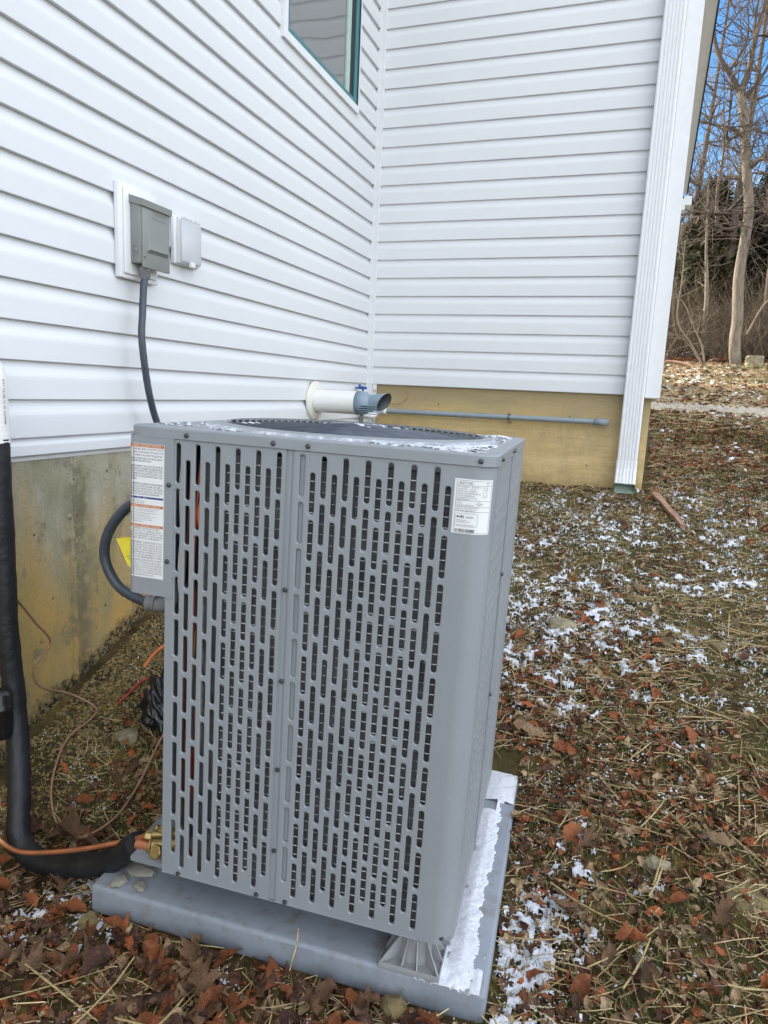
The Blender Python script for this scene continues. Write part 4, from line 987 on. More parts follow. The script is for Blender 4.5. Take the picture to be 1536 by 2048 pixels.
# black bag and orange wires
bm = bmesh.new(); bmesh.ops.create_icosphere(bm, subdivisions=5, radius=1)
rb = random.Random(5)
for v in bm.verts:
    nn_ = 1+.28*math.sin(v.co.x*5+v.co.z*3)+.2*math.sin(v.co.y*9+v.co.x*4)+.12*math.sin(v.co.z*15+v.co.x*11)+.07*abs(math.sin(v.co.y*17+v.co.z*9+2*math.sin(v.co.x*7)))+.05*abs(math.sin(v.co.x*23-v.co.z*13))
    v.co = Vector((v.co.x*.060*nn_, v.co.y*.07*nn_, max(v.co.z, -.6)*.095*nn_))
me = bpy.data.meshes.new('bag'); bm.to_mesh(me); bm.free(); me.materials.append(M['blackpl']); me.polygons.foreach_set('use_smooth', [True]*len(me.polygons))
bg_ = link('plastic_bag', me, None, (.300, -2.59, float(hgt(.300, -2.59))+.065)); tag(bg_, 'crumpled shiny black plastic bag on the soil behind the heat pump', 'bag')
zb_ = float(hgt(.2, -2.5))+.03
tag(MB().tube(catmull([(.17, -2.54, zb_+.06), (.19, -2.50, zb_+.105), (.23, -2.46, zb_+.135), (.28, -2.45, zb_+.14)], 6), .0055, 8).build('orange_cable', M['worange']), 'short arched piece of orange cable above the black bag', 'cable')
tag(MB().tube(catmull([gp(.155, -2.66, .015), gp(.16, -2.61, .02), gp(.165, -2.565, .03), gp(.18, -2.53, .04)], 5), [.0045]*16, 7).build('red_cable', M['wred']), 'short red cable scrap lying on the gravel left of the black bag', 'cable')
# concrete crumbs on the pad
bm = bmesh.new()
def rock_mesh(seed, sx, sy, sz, sub=2):
    bm_ = bmesh.new(); bmesh.ops.create_icosphere(bm_, subdivisions=sub, radius=1); r_ = random.Random(seed); ph = [r_.uniform(0, 6) for _ in range(6)]
    for v in bm_.verts:
        k = 1+.16*math.sin(v.co.x*3+ph[0])+.14*math.sin(v.co.y*4+ph[1])+.12*math.sin(v.co.z*5+ph[2])+.06*math.sin(v.co.x*9+v.co.y*8+ph[3])
        c_ = v.co*k; c_ = Vector([max(-.82, min(.82, a_)) for a_ in c_]); v.co = Vector((c_.x*sx, c_.y*sy, c_.z*sz))
    me_ = bpy.data.meshes.new('rock'); bm_.to_mesh(me_); bm_.free(); return me_
def mm(me_, mat): me_.materials.append(mat); return me_
m_c = mm(rock_mesh(4, .058, .035, .018), M['concchip']) if 'concchip' in M else None
M['concchip'] = simple('pale_concrete_chip', (.22, .21, .17), .9, 0, .2, 40, .6, 90, .004)
for i, (x, y, s_, lb) in enumerate([(-.012, .080, .8, 'largest pale concrete lump on the pad corner under the black pipe'), (-.045, .030, .5, 'pale flat concrete chip at the left edge of the pad'), (.012, .035, .45, 'small concrete chip nearest the heat pump panel on the pad')]):
    o = link('concrete_chip', mm(rock_mesh(30+i, .052*s_, .036*s_, .018*s_), M['concchip'])); o.location = hpw((x, y, -1.1185+.011*s_)); o.rotation_euler = (0, 0, i*1.3); tag(o, lb, 'concrete chip')

def inpad(x, y, mrg=0.0):
    # inside the pad footprint, which is turned by the yaw of the unit
    X_, Y_ = x-.685, y+3.259; c_, s_ = math.cos(.0729), math.sin(.0729)
    u = c_*X_+s_*Y_; v = -s_*X_+c_*Y_
    return (u > -.115-mrg) & (u < .862+mrg) & (v > -.01-mrg) & (v < .955+mrg)
# ------------------------------------------------------------------ snow
def snowgrid(name, x0, x1, y0, y1, step, maskf, zf, thick, mat, label, cat, M4=None):
    xs = np.arange(x0, x1, step); ys = np.arange(y0, y1, step); X, Y = np.meshgrid(xs, ys); mk = maskf(X, Y)
    t = np.clip((mk+.02)/.16, 0, 1)**.8; Z = zf(X, Y)-.0015+(thick+.003)*t+(.35*thick)*(fbm(X*70, Y*70, 31)-.5)*t
    Z = np.where(mk > 0, Z, zf(X, Y)-.004)
    ny, nx = X.shape; I = np.arange(ny*nx).reshape(ny, nx)
    keep = (mk[:-1, :-1] > -.02) & (mk[:-1, 1:] > -.02) & (mk[1:, 1:] > -.02) & (mk[1:, :-1] > -.02)
    keep &= (np.maximum(np.maximum(mk[:-1, :-1], mk[:-1, 1:]), np.maximum(mk[1:, 1:], mk[1:, :-1])) > 0)
    q = np.stack([I[:-1, :-1], I[:-1, 1:], I[1:, 1:], I[1:, :-1]], -1)[keep]
    used, inv = np.unique(q, return_inverse=True); V = np.stack([X, Y, Z], -1).reshape(-1, 3)[used]; q = inv.reshape(-1, 4)
    if M4 is not None:
        A = np.array(M4); V = V @ A[:3, :3].T+A[:3, 3]
    o_ = fast(name, V, q, mat, smooth=True); tag(o_, label, cat, kind='stuff'); return o_
def padmask(X, Y):
    edge = .833-.020*fbm(Y*9, Y*0+3, 4)-.010*fbm(Y*40, Y*0+3, 5); wl_ = .752+.012*fbm(Y*16, Y*0, 8)
    m1 = np.minimum(X-wl_, edge-X)*3.2; m1 = np.minimum(m1, (Y-.028-.02*fbm(X*40, Y*0, 6))*3)
    m1 = m1+.07*(fbm(X*60, Y*60, 12)-.5)
    foot_ = np.maximum(np.abs(X-.688)-.075, np.abs(Y-.068)-.078)
    lobes = np.minimum(.075-np.abs(X-.775)*1.0, .07-np.abs(Y-.045))+.15*(fbm(X*60, Y*24, 13)-.55)
    gap_ = (Y > .67) & (Y < .74) & (X < .80)
    m2 = np.where(gap_, -1, m1); m3 = np.minimum(.86-X, .905-Y)*3+.1*(fbm(X*50, Y*50, 3)-.5)
    r = np.where(Y > .72, np.minimum(np.minimum(X-.76, .852-X)*3.5, m3), m2)
    r = np.minimum(r, (.90-Y)*3)
    return np.minimum(np.maximum(r, np.where(X < .84, lobes, -1)), np.where(X < .853, 1, -1))
snowgrid('pad_snow', .70, .856, .0, .92, .0035, padmask, lambda X, Y: X*0-1.1183, .0075, M['snow'], 'strip of crusted snow on the right edge of the pad', 'snow', HM)
def topmask(X, Y):
    r = np.hypot(X-CEN[0], Y-CEN[1]); e = np.minimum(np.minimum(X, HW-X), np.minimum(Y, HD-Y))
    m1 = np.minimum((r-RR*1.06)*4, (e-.022)*5); dens = .35*fbm(X*7, Y*7, 2)+.75*fbm(X*50, Y*85, 5)-.65+.10*(X > .5)
    return np.minimum(m1, dens)
snowgrid('cap_snow', .0, HW, .0, HD, .004, topmask, lambda X, Y: X*0+.0010, .0016, M['snow'], 'thin patches of frozen snow on the heat pump top', 'snow', HM)
def hubmask(X, Y):
    r = np.hypot((X-.405), (Y-.37)); m1 = .060-r+.24*(fbm(X*34, Y*34, 7)-.5); m2 = .020-np.hypot(X-.185, Y-.20)+.02*(fbm(X*60, Y*60, 2)-.5)
    return np.maximum(m1, m2)
snowgrid('guard_snow', .13, .56, .15, .50, .004, hubmask, lambda X, Y: .0105+.009*(1-((X-CEN[0])**2+(Y-CEN[1])**2)/RR**2)-.001, .004, M['snow'], 'melting snow lying on the middle of the fan guard', 'snow', HM)
GS = [(2.0, -.27, .30, .10), (1.6, -.49, .3, .09), (2.19, -.82, .3, .10), (1.41, -1.11, .3, .10), (1.67, -1.38, .22, .16), (1.4, -1.6, .22, .17), (1.85, -1.58, .2, .13), (1.95, -1.05, .2, .10), (2.12, -1.66, .18, .11), (1.48, -1.9, .16, .15), (1.62, -2.03, .10, .1),
      (1.62, -2.55, .10, .22), (1.68, -2.44, .1, .12), (1.64, -2.87, .09, .26), (1.60, -3.01, .08, .34), (1.62, -3.20, .10, .34), (1.66, -2.72, .08, .2), (1.81, -2.71, .08, .10), (1.91, -2.85, .08, .12), (.61, -3.27, .06, .2), (.44, -3.31, .07, .22), (.49, -3.22, .05, .22), (.93, -3.35, .05, .12), (1.27, -3.28, .09, .14), (1.20, -3.33, .05, .14), (2.14, -2.16, .10, .08), (.22, -2.9, .06, .12), (.3, -3.0, .06, .06)]
def gmask(X, Y):
    D = X*0-.47
    for gx_, gy_, s_, a_ in GS: D = np.maximum(D, -.47+a_*1.45*np.exp(-((X-gx_)**2+(Y-gy_)**2)/(2*s_*s_)))
    D = D+.075*np.clip((Y+2.2)/.5, 0, 1)*np.clip((.1-Y)/.4, 0, 1)
    D = D+.30*fbm(X*5, Y*7, 41)+.55*(fbm(X*19, Y*26, 42, 3)-.5)+.62*(fbm(X*62, Y*80, 43, 2)-.5)+.02
    D = np.where(inpad(X, Y, .0), -1, D)
    return D
snowgrid('ground_snow', .05, 2.9, -3.55, .25, .0062, gmask, lambda X, Y: hgt(X, Y)+.016*(fbm(X*26, Y*26, 21)-.5)+.005+.007*(vn(X*90, Y*90, 77)-.3), .009, M['snow'], 'broken patches of thin snow on the ground', 'snow')

# ------------------------------------------------------------------ ground litter
def pts_in(n, x0, x1, y0, y1, dens=None, rng=RNG, gravel=False):
    X_ = rng.uniform(x0, x1, n); Y_ = rng.uniform(y0, y1, n); k = ~inpad(X_, Y_) & ~((Y_ > -.01) & (X_ < 1.86)) & (X_ > .015) & ((X_ > .10+.22*RNG.uniform(0, 1, n)) | (Y_ < -3.03) | (Y_ > -1.6) | gravel)
    if dens is not None: k &= rng.uniform(0, 1, n) < dens(X_, Y_)
    return X_[k], Y_[k]
def leafdens(X_, Y_):
    d = .09+0*X_
    for a, b, s_, w_ in ((1.60, -2.1, .32, 1), (1.65, -2.5, .25, 1), (1.85, -2.4, .35, 1), (1.65, -1.75, .25, .8), (2.1, -2.5, .35, .8), (2.0, -2.9, .35, .7), (.8, -3.38, .35, 1), (1.15, -3.35, .3, .9), (.3, -3.15, .2, .7), (2.36, 1.07, .7, .9), (.35, -2.9, .25, .5), (1.75, -3.1, .25, .7)):
        d = np.maximum(d, w_*np.exp(-((X_-a)**2+(Y_-b)**2)/(2*s_*s_)))
    return np.clip(d, 0, 1)
def leaf_template(kind, seed):
    """spine based leaf: returns verts, quads. unit length along +x"""
    r_ = random.Random(seed); n = 9; V, Fq = [], []
    for i in range(n):
        t_ = i/(n-1)
        if kind == 'oak': w_ = .36*math.sin(PI*min(1, t_*1.02+.02))**.7*(1.25 if i % 2 else .50)+.01
        elif kind == 'lobed': w_ = .34*math.sin(PI*t_**.8)**.6*(1.25 if i in (3, 6) else .62)+.01
        else: w_ = .30*math.sin(PI*t_**.85)**.8+.006
        if t_ == 0 or t_ == 1: w_ = .012
        cx = t_; bend = r_.uniform(-.05, .05)
        lean = .10 if kind != 'oval' else .03
        cu = r_.uniform(.9, 2.3); base_z = .14*math.sin(PI*t_)*r_.uniform(.4, 1.0)+r_.uniform(-.02, .02)
        lft = w_*r_.uniform(.85, 1.15); rgt = w_*r_.uniform(.85, 1.15)
        for s_, ww in ((1, lft), (.5, lft*.5), (0, 0), (-.5, rgt*.5), (-1, rgt)):
            zz_ = base_z+cu*(abs(ww)**1.6)*.9*(1 if seed % 3 else -.5)+(r_.uniform(-.02, .02) if s_ else 0)
            V.append((cx+(lean*abs(s_) if i % 2 else 0), (1 if s_ > 0 else -1 if s_ < 0 else 0)*ww*math.cos(min(1.2, cu*abs(ww)))+bend, zz_))
    for i in range(n-1):
        for k in range(4): Fq.append((i*5+k, i*5+k+1, (i+1)*5+k+1, (i+1)*5+k))
    b = len(V); V += [(-.22, .004, .01), (-.22, -.004, .01), (.02, .006, .0), (.02, -.006, .0)]; Fq.append((b, b+1, b+3, b+2))
    V = np.array(V, float); V[:, 0] -= .5
    V[:, 2] -= np.percentile(V[:, 2], 10)
    # bend about the length
    k = random.Random(seed+99).uniform(-.5, .9); V[:, 2] += k*.25*V[:, 0]**2
    return V, np.array(Fq)
TPL = [leaf_template(k_, s_) for k_, s_ in (('oak', 1), ('oak', 2), ('lobed', 3), ('oval', 4), ('oval', 5), ('oval', 7), ('lobed', 8), ('oval', 9), ('oval', 10), ('oval', 12))]
def rotm(yaw, pitch, roll):
    cy, sy, cp_, sp, cr_, sr_ = np.cos(yaw), np.sin(yaw), np.cos(pitch), np.sin(pitch), np.cos(roll), np.sin(roll)
    R = np.empty((len(yaw), 3, 3))
    R[:, 0, 0] = cy*cp_; R[:, 0, 1] = cy*sp*sr_-sy*cr_; R[:, 0, 2] = cy*sp*cr_+sy*sr_
    R[:, 1, 0] = sy*cp_; R[:, 1, 1] = sy*sp*sr_+cy*cr_; R[:, 1, 2] = sy*sp*cr_-cy*sr_
    R[:, 2, 0] = -sp; R[:, 2, 1] = cp_*sr_; R[:, 2, 2] = cp_*cr_
    return R
def scatter(name, tpls, X_, Y_, S, Z_, mat, tilt, label, cat):
    VV, FF, off = [], [], 0; n = len(X_); pick = RNG.integers(0, len(tpls), n)
    for ti, (tv, tf) in enumerate(tpls):
        k = np.where(pick == ti)[0]
        if not len(k): continue
        R = rotm(RNG.uniform(0, 2*PI, len(k)), RNG.normal(0, tilt, len(k)), RNG.normal(0, tilt, len(k)))
        v = np.einsum('nij,vj->nvi', R, tv)*S[k, None, None]+np.stack([X_[k], Y_[k], Z_[k]], -1)[:, None, :]
        f = tf[None]+off+(np.arange(len(k))*len(tv))[:, None, None]; VV.append(v.reshape(-1, 3)); FF.append(f.reshape(-1, tf.shape[1])); off += len(k)*len(tv)
    return tag(fast(name, np.concatenate(VV), np.concatenate(FF), mat), label, cat, kind='stuff')
# leaf litter (small, beyond counting)
x, y = pts_in(52000, .02, 3.2, -3.6, 2.2, leafdens)
scatter('leaf_litter', TPL, x, y, RNG.uniform(.012, .052, len(x)), hgt(x, y)+RNG.uniform(.0, .018, len(x)), M['leafstuff'], .55, 'dry crumbled leaf litter covering the ground', 'leaf litter')
x, y = pts_in(5000, 1.87, 9, 2.2, 10.5)
scatter('far_leaf_litter', TPL[3:6], x, y, RNG.uniform(.05, .10, len(x)), hgt(x, y)+.01, M['leafstuff'], .35, 'fallen leaves on the lawn beyond the house', 'leaf litter')
# stones, clods
def stone_tpl(seed):
    bm_ = bmesh.new(); bmesh.ops.create_icosphere(bm_, subdivisions=1, radius=1); r_ = random.Random(seed)
    for v in bm_.verts: v.co = Vector((v.co.x*r_.uniform(.8, 1.2), v.co.y*r_.uniform(.6, 1), v.co.z*r_.uniform(.4, .8)))
    V = np.array([v.co[:] for v in bm_.verts]); Fq = np.array([[v.index for v in f.verts] for f in bm_.faces]); bm_.free(); return V, Fq
ST = [stone_tpl(i) for i in range(5)]
x, y = pts_in(30000, .015, .60, -3.1, -1.6, lambda X_, Y_: np.exp(-(X_/.30)**2), gravel=True)
scatter('wall_gravel', ST, x, y, RNG.uniform(.002, .0075, len(x)), hgt(x, y)+.002, M['gravel'], .5, 'coarse ochre gravel banked against the foundation', 'gravel')
x, y = pts_in(15000, .02, 3.0, -3.6, .5)
scatter('soil_clods', ST, x, y, RNG.uniform(.003, .013, len(x))*RNG.uniform(.5, 1, len(x)), hgt(x, y)+.002, M['clod'], .5, 'crumbly brown soil clods', 'soil')
x = RNG.uniform(.05, 2.9, 420000); y = RNG.uniform(-3.55, .3, 420000); mk = gmask(x, y); k = (mk > -.10) & (RNG.uniform(0, 1, len(x)) < np.clip(.10+(mk+.10)*2.2, 0, .6)) & ~((y > -.01) & (x < 1.85)); x, y = x[k][:42000], y[k][:42000]
scatter('snow_grains', ST, x, y, RNG.uniform(.0008, .0032, len(x)), hgt(x, y)+RNG.uniform(.008, .020, len(x)), M['snow'], .8, 'grains of snow around the broken patches', 'snow')
# straw
def straws(n, x0, x1, y0, y1, dens, lmin, lmax, w_, name, label, zhi=.03, ang=.25, mat='strawstuff'):
    X_, Y_ = pts_in(n, x0, x1, y0, y1, dens); n = len(X_); L_ = RNG.uniform(lmin, lmax, n)*RNG.uniform(.5, 1, n); A = RNG.uniform(0, 2*PI, n)
    if ang: A = np.where(RNG.uniform(0, 1, n) < .6, RNG.normal(.25, .5, n), A)
    T = RNG.normal(0, .13, n); wd = w_*RNG.uniform(.5, 1.2, n); zc = RNG.uniform(.004, zhi, n); bend = RNG.normal(0, .10, n)
    cx, cy = np.cos(A), np.sin(A); V = np.empty((n, 9, 3))
    for i, s_ in enumerate((-.5, 0, .5)):
        px = X_+cx*L_*s_-cy*bend*L_*(.25-s_*s_); py = Y_+cy*L_*s_+cx*bend*L_*(.25-s_*s_)
        pz = hgt(px, py)+zc+T*L_*s_
        pz = np.maximum(pz, hgt(px, py)+.002)
        for k, (o_, zo) in enumerate(((-1, 0), (0, .45), (1, 0))):
            V[:, i*3+k, 0] = px-cy*wd*o_*.5; V[:, i*3+k, 1] = py+cx*wd*o_*.5; V[:, i*3+k, 2] = pz+zo*wd
    f = np.array([(0, 3, 4, 1), (1, 4, 5, 2), (3, 6, 7, 4), (4, 7, 8, 5)])[None]+(np.arange(n)*9)[:, None, None]
    return tag(fast(name, V.reshape(-1, 3), f.reshape(-1, 4), M[mat]), label, 'straw', kind='stuff')
sden = lambda X_, Y_: np.clip(.25+1.3*(fbm(X_*2.2, Y_*3, 61)-.35), .12, 1)
straws(30000, .03, 3.2, -3.6, 2.2, sden, .03, .15, .0026, 'straw_litter', 'pale straw scattered over the soil', .028)
straws(26000, .03, 3.2, -3.6, 1.2, None, .012, .05, .0018, 'straw_chaff', 'short broken straw chaff between the stalks', .02, 0)
straws(16000, 1.87, 8.0, 1.2, 8.2, None, .06, .22, .006, 'lawn_straw', 'straw and dead grass on the lawn beyond the house', .03)
# grass
def grassy(n, x0, x1, y0, y1, dens, hmin, hmax, name, label, w_=.0022):
    X_, Y_ = pts_in(n, x0, x1, y0, y1, dens); n = len(X_); H_ = RNG.uniform(hmin, hmax, n); A = RNG.uniform(0, 2*PI, n); ln = RNG.uniform(.3, 1.3, n)*H_
    cx, cy = np.cos(A), np.sin(A); z = hgt(X_, Y_); V = np.empty((n, 5, 3)); sx, sy = -cy*w_*.5, cx*w_*.5
    V[:, 0] = np.stack([X_-sx, Y_-sy, z], -1); V[:, 1] = np.stack([X_+sx, Y_+sy, z], -1)
    mx_, my_ = X_+cx*ln*.35, Y_+cy*ln*.35
    V[:, 2] = np.stack([mx_+sx*.8, my_+sy*.8, z+H_*.7], -1); V[:, 3] = np.stack([mx_-sx*.8, my_-sy*.8, z+H_*.7], -1)
    V[:, 4] = np.stack([X_+cx*ln, Y_+cy*ln, z+H_*.95], -1)
    b_ = (np.arange(n)*5)[:, None]; f = np.concatenate([np.array([[0, 1, 2]])+b_, np.array([[0, 2, 3]])+b_, np.array([[3, 2, 4]])+b_])
    return tag(fast(name, V.reshape(-1, 3), f, M['grass']), label, 'grass', kind='stuff')
gden = lambda X_, Y_: np.clip(3.2*(fbm(X_*3, Y_*3, 71)-.46), 0, 1)*.8+.05+.25*(Y_ > -2)*np.clip(fbm(X_*5, Y_*5, 73)*2-.6, 0, 1)
grassy(110000, .05, 3.2, -3.6, 1.2, gden, .012, .040, 'grass_tufts', 'short green grass growing through the straw')
grassy(16000, 1.87, 8, .9, 1.75, lambda X_, Y_: .8+0*X_, .02, .045, 'bank_grass', 'green grass along the top of the bank', .005)
grassy(9000, 1.87, 8, 5.8, 7.9, lambda X_, Y_: np.clip(4*(fbm(X_*1.2, Y_*2, 72)-.5), 0, 1), .03, .07, 'lawn_grass', 'green grass patches at the far edge of the lawn', .008)
# frost flecks on the far lawn
x, y = pts_in(5200, 1.87, 8, .2, 8.0, lambda X_, Y_: np.clip(3*(fbm(X_*1.6, Y_*2.6, 81)-.42), 0.04, 1))
scatter('lawn_frost', ST, x, y, RNG.uniform(.010, .030, len(x)), hgt(x, y)+.010, M['snow'], .3, 'flecks of frost and snow on the far lawn', 'frost')
x, y = pts_in(60000, 1.0, 3.2, -2.4, .8, lambda X_, Y_: np.clip(4*(fbm(X_*3, Y_*4, 82)-.46), 0, 1)*np.clip(6*(fbm(X_*22, Y_*28, 83)-.5), 0, 1))
scatter('frost_crumbs', ST, x, y, RNG.uniform(.0015, .005, len(x))*RNG.uniform(.5, 1.3, len(x)), hgt(x, y)+RNG.uniform(.006, .020, len(x)), M['snow'], .6, 'crumbs of frost caught on straw and grass', 'frost')

# single leaves
KIND = {'russet': ('russet curled leaf lying on the straw and soil near the pad', 'russet fallen leaves', 'leaf_russet'),
        'brown': ('brown lobed oak leaf lying on the ground litter', 'brown oak leaves', 'leaf_brown'),
        'tan': ('pale tan dry leaf lying on the ground litter', 'pale tan leaves', 'leaf_tan'),
        'dark': ('dark maroon damp leaf lying on the ground litter', 'dark maroon leaves', 'leaf_dark')}
meshes = {}
for kd, tp in (('russet', (3, 4, 5)), ('brown', (0, 1, 6)), ('tan', (2, 4, 7)), ('dark', (5, 7, 2))):
    for t_ in tp:
        me = bpy.data.meshes.new('leaf'); me.from_pydata(TPL[t_][0].tolist(), [], TPL[t_][1].tolist()); me.materials.append(M[KIND[kd][2]])
        me.polygons.foreach_set('use_smooth', [True]*len(me.polygons)); me.update(); meshes.setdefault(kd, []).append(me)
rl_ = random.Random(77)
def put_leaf(kd, x, y, s_, yaw=None, label=None, group=True, me=None, tilt=.38):
    z = float(hgt(x, y))+rl_.uniform(.012, .026)
    e = .06; nx_ = -(float(hgt(x+e, y))-float(hgt(x-e, y)))/(2*e); ny_ = -(float(hgt(x, y+e))-float(hgt(x, y-e)))/(2*e)
    o_ = link('leaf', me or rl_.choice(meshes[kd]), None, (x, y, z)); o_.scale = (s_, s_*rl_.uniform(.8, 1.15), s_*rl_.uniform(.8, 1.5))
    qn = Vector((nx_+rl_.gauss(0, tilt), ny_+rl_.gauss(0, tilt), 1)).normalized().to_track_quat('Z', 'Y')
    o_.rotation_euler = (qn.to_matrix() @ Matrix.Rotation(rl_.uniform(0, 6.28) if yaw is None else yaw, 3, 'Z')).to_euler()
    tag(o_, label or KIND[kd][0], 'leaf', KIND[kd][1] if group else None); return o_
cnt = 0
while cnt < 235:
    if rl_.random() < .42: x, y = rl_.uniform(.15, 1.75), rl_.uniform(-3.46, -3.22)
    else: x, y = rl_.uniform(.1, 2.6), rl_.uniform(-3.5, -.9)
    if inpad(x, y, .02) or (rl_.random() > float(leafdens(np.array(x), np.array(y)))*1.0+.04): continue
    if x < .14 and y > -3.1: continue
    s_ = rl_.uniform(.045, .088)
    put_leaf(rl_.choices(('russet', 'brown', 'tan', 'dark'), (4, 4, 1.2, 4))[0], x, y, s_); cnt += 1
put_leaf('tan', 1.485, -2.155, .13, 2.6, 'large tan oak leaf with pointed lobes beside the back corner of the pad', False, meshes['brown'][0], .05).data = meshes['tan'][0]
put_leaf('brown', .30, -3.035, .135, .2, 'wide brown oak leaf with a snow crumb, just above the copper pipe', False, meshes['brown'][1], .08)
put_leaf('russet', 1.665, -2.57, .085, 1.2, 'bright russet leaf standing against the snow right of the pad', False, meshes['russet'][0], .3)
# single long straw stalks
def stalk_mesh(seed):
    r_ = random.Random(seed); kink = r_.random() < .35; P = []; 
    for i in range(4):
        t_ = i/3-.5; P.append((t_, r_.uniform(-.01, .01)+(.12*(t_ > 0)*t_ if kink else 0), .02*math.sin(i*1.3+seed)*.5+(.08*abs(t_) if seed % 2 else 0)))
    return MB().tube(P, [.0105, .012, .0105, .007], 5).build('straw_stalk', M['straw'], mesh_only=True)
SM = [stalk_mesh(i) for i in range(6)]
c = 0
while c < 110:
    x, y = rl_.uniform(.5, 2.6), rl_.uniform(-3.5, -1.2)
    if y < -3.2: x = rl_.uniform(.6, 2.2)
    elif rl_.random() < .75 and x < 1.6: continue
    if inpad(x, y, .06): continue
    L_ = rl_.uniform(.10, .26); w_ = rl_.uniform(.15, .26)
    o = link('straw_stalk', rl_.choice(SM), None, (x, y, float(hgt(x, y))+rl_.uniform(.018, .034))); o.scale = (L_, w_, w_)
    o.rotation_euler = (0, rl_.gauss(0, .10), rl_.gauss(.2, .8) if rl_.random() < .6 else rl_.uniform(0, 3.14))
    if abs(math.sin(o.rotation_euler.z)) > .3: o.rotation_euler.y += -.20*math.sin(o.rotation_euler.z)*.8*(y > -2.4)
    tag(o, 'long pale straw stalk lying across the ground litter', 'straw', 'long straw stalks on the ground'); c += 1
p0 = hpw((.425, -.02, -1.20)); p1 = hpw((.440, -.012, -1.065))
tag(MB().tube(catmull([p0, hpw((.428, -.016, -1.16)), hpw((.437, -.01, -1.11)), p1], 4), .0016, 5).build('straw_stalk', M['straw']), 'single straw stalk standing upright in front of the pad edge', 'straw')
# stones one can pick out
for i, (x, y, sx, sy, sz, mt, lb) in enumerate([
    (1.515, -1.47, .075, .045, .035, 'stone', 'flat grey-beige stone among snow right of the heat pump top'), (1.81, -1.18, .05, .04, .02, 'ochrestone', 'ochre stone half buried in the straw below the downspout'),
    (1.95, -1.48, .05, .05, .02, 'ochrestone', 'yellowish clod beside a snow patch on the slope'), (2.12, -1.43, .06, .045, .022, 'ochrestone', 'yellowish clod nearest the right edge halfway up the slope'),
    (2.16, -2.60, .13, .10, .016, 'ochrestone', 'large mossy ochre clod at the right edge'), (1.89, -2.60, .045, .03, .03, 'stone', 'grey stone with snow on top between straw stalks right of the pad'),
    (.60, -3.285, .035, .03, .028, 'ochrestone', 'small yellow stone under snow at the left corner of the pad'), (1.35, -3.235, .035, .03, .04, 'ochrestone', 'yellow stone leaning on the front of the pad'),
    (1.64, -2.72, .018, .016, .012, 'ochrestone', 'small yellow pebble on snow right of the pad'), (.24, -2.72, .045, .035, .025, 'stone', 'pale stone on the soil left of the black bag'),
    (.14, -2.79, .025, .02, .018, 'ochrestone', 'ochre pebble below the foundation joint'), (1.86, -2.93, .045, .03, .012, 'concchip', 'pale pinkish flat stone near the bottom right')]):
    o = link('stone', mm(rock_mesh(i+50, sx, sy, sz), M[mt]), None, (x, y, float(hgt(x, y))+sz*.12)); o.rotation_euler = (0, 0, i*.8); tag(o, lb, 'stone')
# board scrap by the downspout
P0, P1 = Vector((1.885, -.09, 0)), Vector((2.03, -.45, 0))
m = MB(); n_ = 7; V = []
for i in range(n_):
    p = P0.lerp(P1, i/(n_-1)); z_ = float(hgt(p.x, p.y))+.016; w_ = .019*(1-.35*i/(n_-1))+.002*math.sin(i*2.1)
    V += [(p.x-w_, p.y-w_*.3, z_), (p.x+w_, p.y+w_*.3, z_), (p.x+w_, p.y+w_*.3, z_+.018), (p.x-w_, p.y-w_*.3, z_+.018)]
m.add(V, [(i*4+k, i*4+(k+1) % 4, (i+1)*4+(k+1) % 4, (i+1)*4+k) for i in range(n_-1) for k in range(4)]+[(0, 1, 2, 3), (4*n_-1, 4*n_-2, 4*n_-3, 4*n_-4)])
tag(m.build('wood_scrap', M['plank']), 'narrow reddish wood scrap on the ground right of the downspout', 'board')

# ------------------------------------------------------------------ the woods
def spray(mb, base, d, L_, r_, depth, rng, up=.12, droop=0, n=4, lim=None):
    P = [Vector(base)]; R_ = [r_]; dd = Vector(d).normalized(); k = 5 if depth > 1 else 4
    for i in range(k):
        dd = (dd+Vector((rng.gauss(0, .14), rng.gauss(0, .14), rng.gauss(up*.5, .10)-droop*i*.05))).normalized(); P.append(P[-1]+dd*L_/k); R_.append(r_*(1-.8*(i+1)/k))
    mb.tube(P, R_, 5 if r_ > .02 else 3, 0, False)
    if depth <= 0: return
    for i in range(n):
        t_ = rng.uniform(.25, 1); j = min(int(t_*k), k-1); b_ = P[j].lerp(P[j+1], t_*k-j if t_ < 1 else 1)
        a_ = Vector((rng.gauss(0, 1), rng.gauss(0, 1), rng.gauss(.1, .8))).normalized(); nd = ((P[j+1]-P[j]).normalized()*.75+a_*.75).normalized()
        spray(mb, b_, nd, L_*rng.uniform(.40, .68), max(R_[j]*.55, .0022), depth-1, rng, up, droop, n)
rt = random.Random(21)
tr = thing('bare_tree', 'tall bare tree with a pale leaning trunk and forked crown at the wood edge', 'tree', (3.26, 8, .55))
O = Vector((3.26, 8, .55))
main = [(3.27, 8, .35), (3.255, 8, .47), (3.19, 8, .72), (3.155, 8, 1.0), (3.155, 8, 1.304), (3.125, 8, 1.6), (3.097, 8, 1.911), (3.10, 8, 2.2), (3.115, 8, 2.507), (3.12, 8, 2.85), (3.085, 8, 3.15), (3.0, 8.0, 3.6), (2.93, 8, 4.031), (2.83, 8, 4.5), (2.79, 8, 4.70)]
m = MB(); P = catmull([Vector(p)-O for p in main], 4); m.tube(P, [.112-.022*min(1, i/6)-.028*(i/(len(P)-1)) for i in range(len(P))], 14)
m.build('trunk', M['bark'], tr)
m = MB()
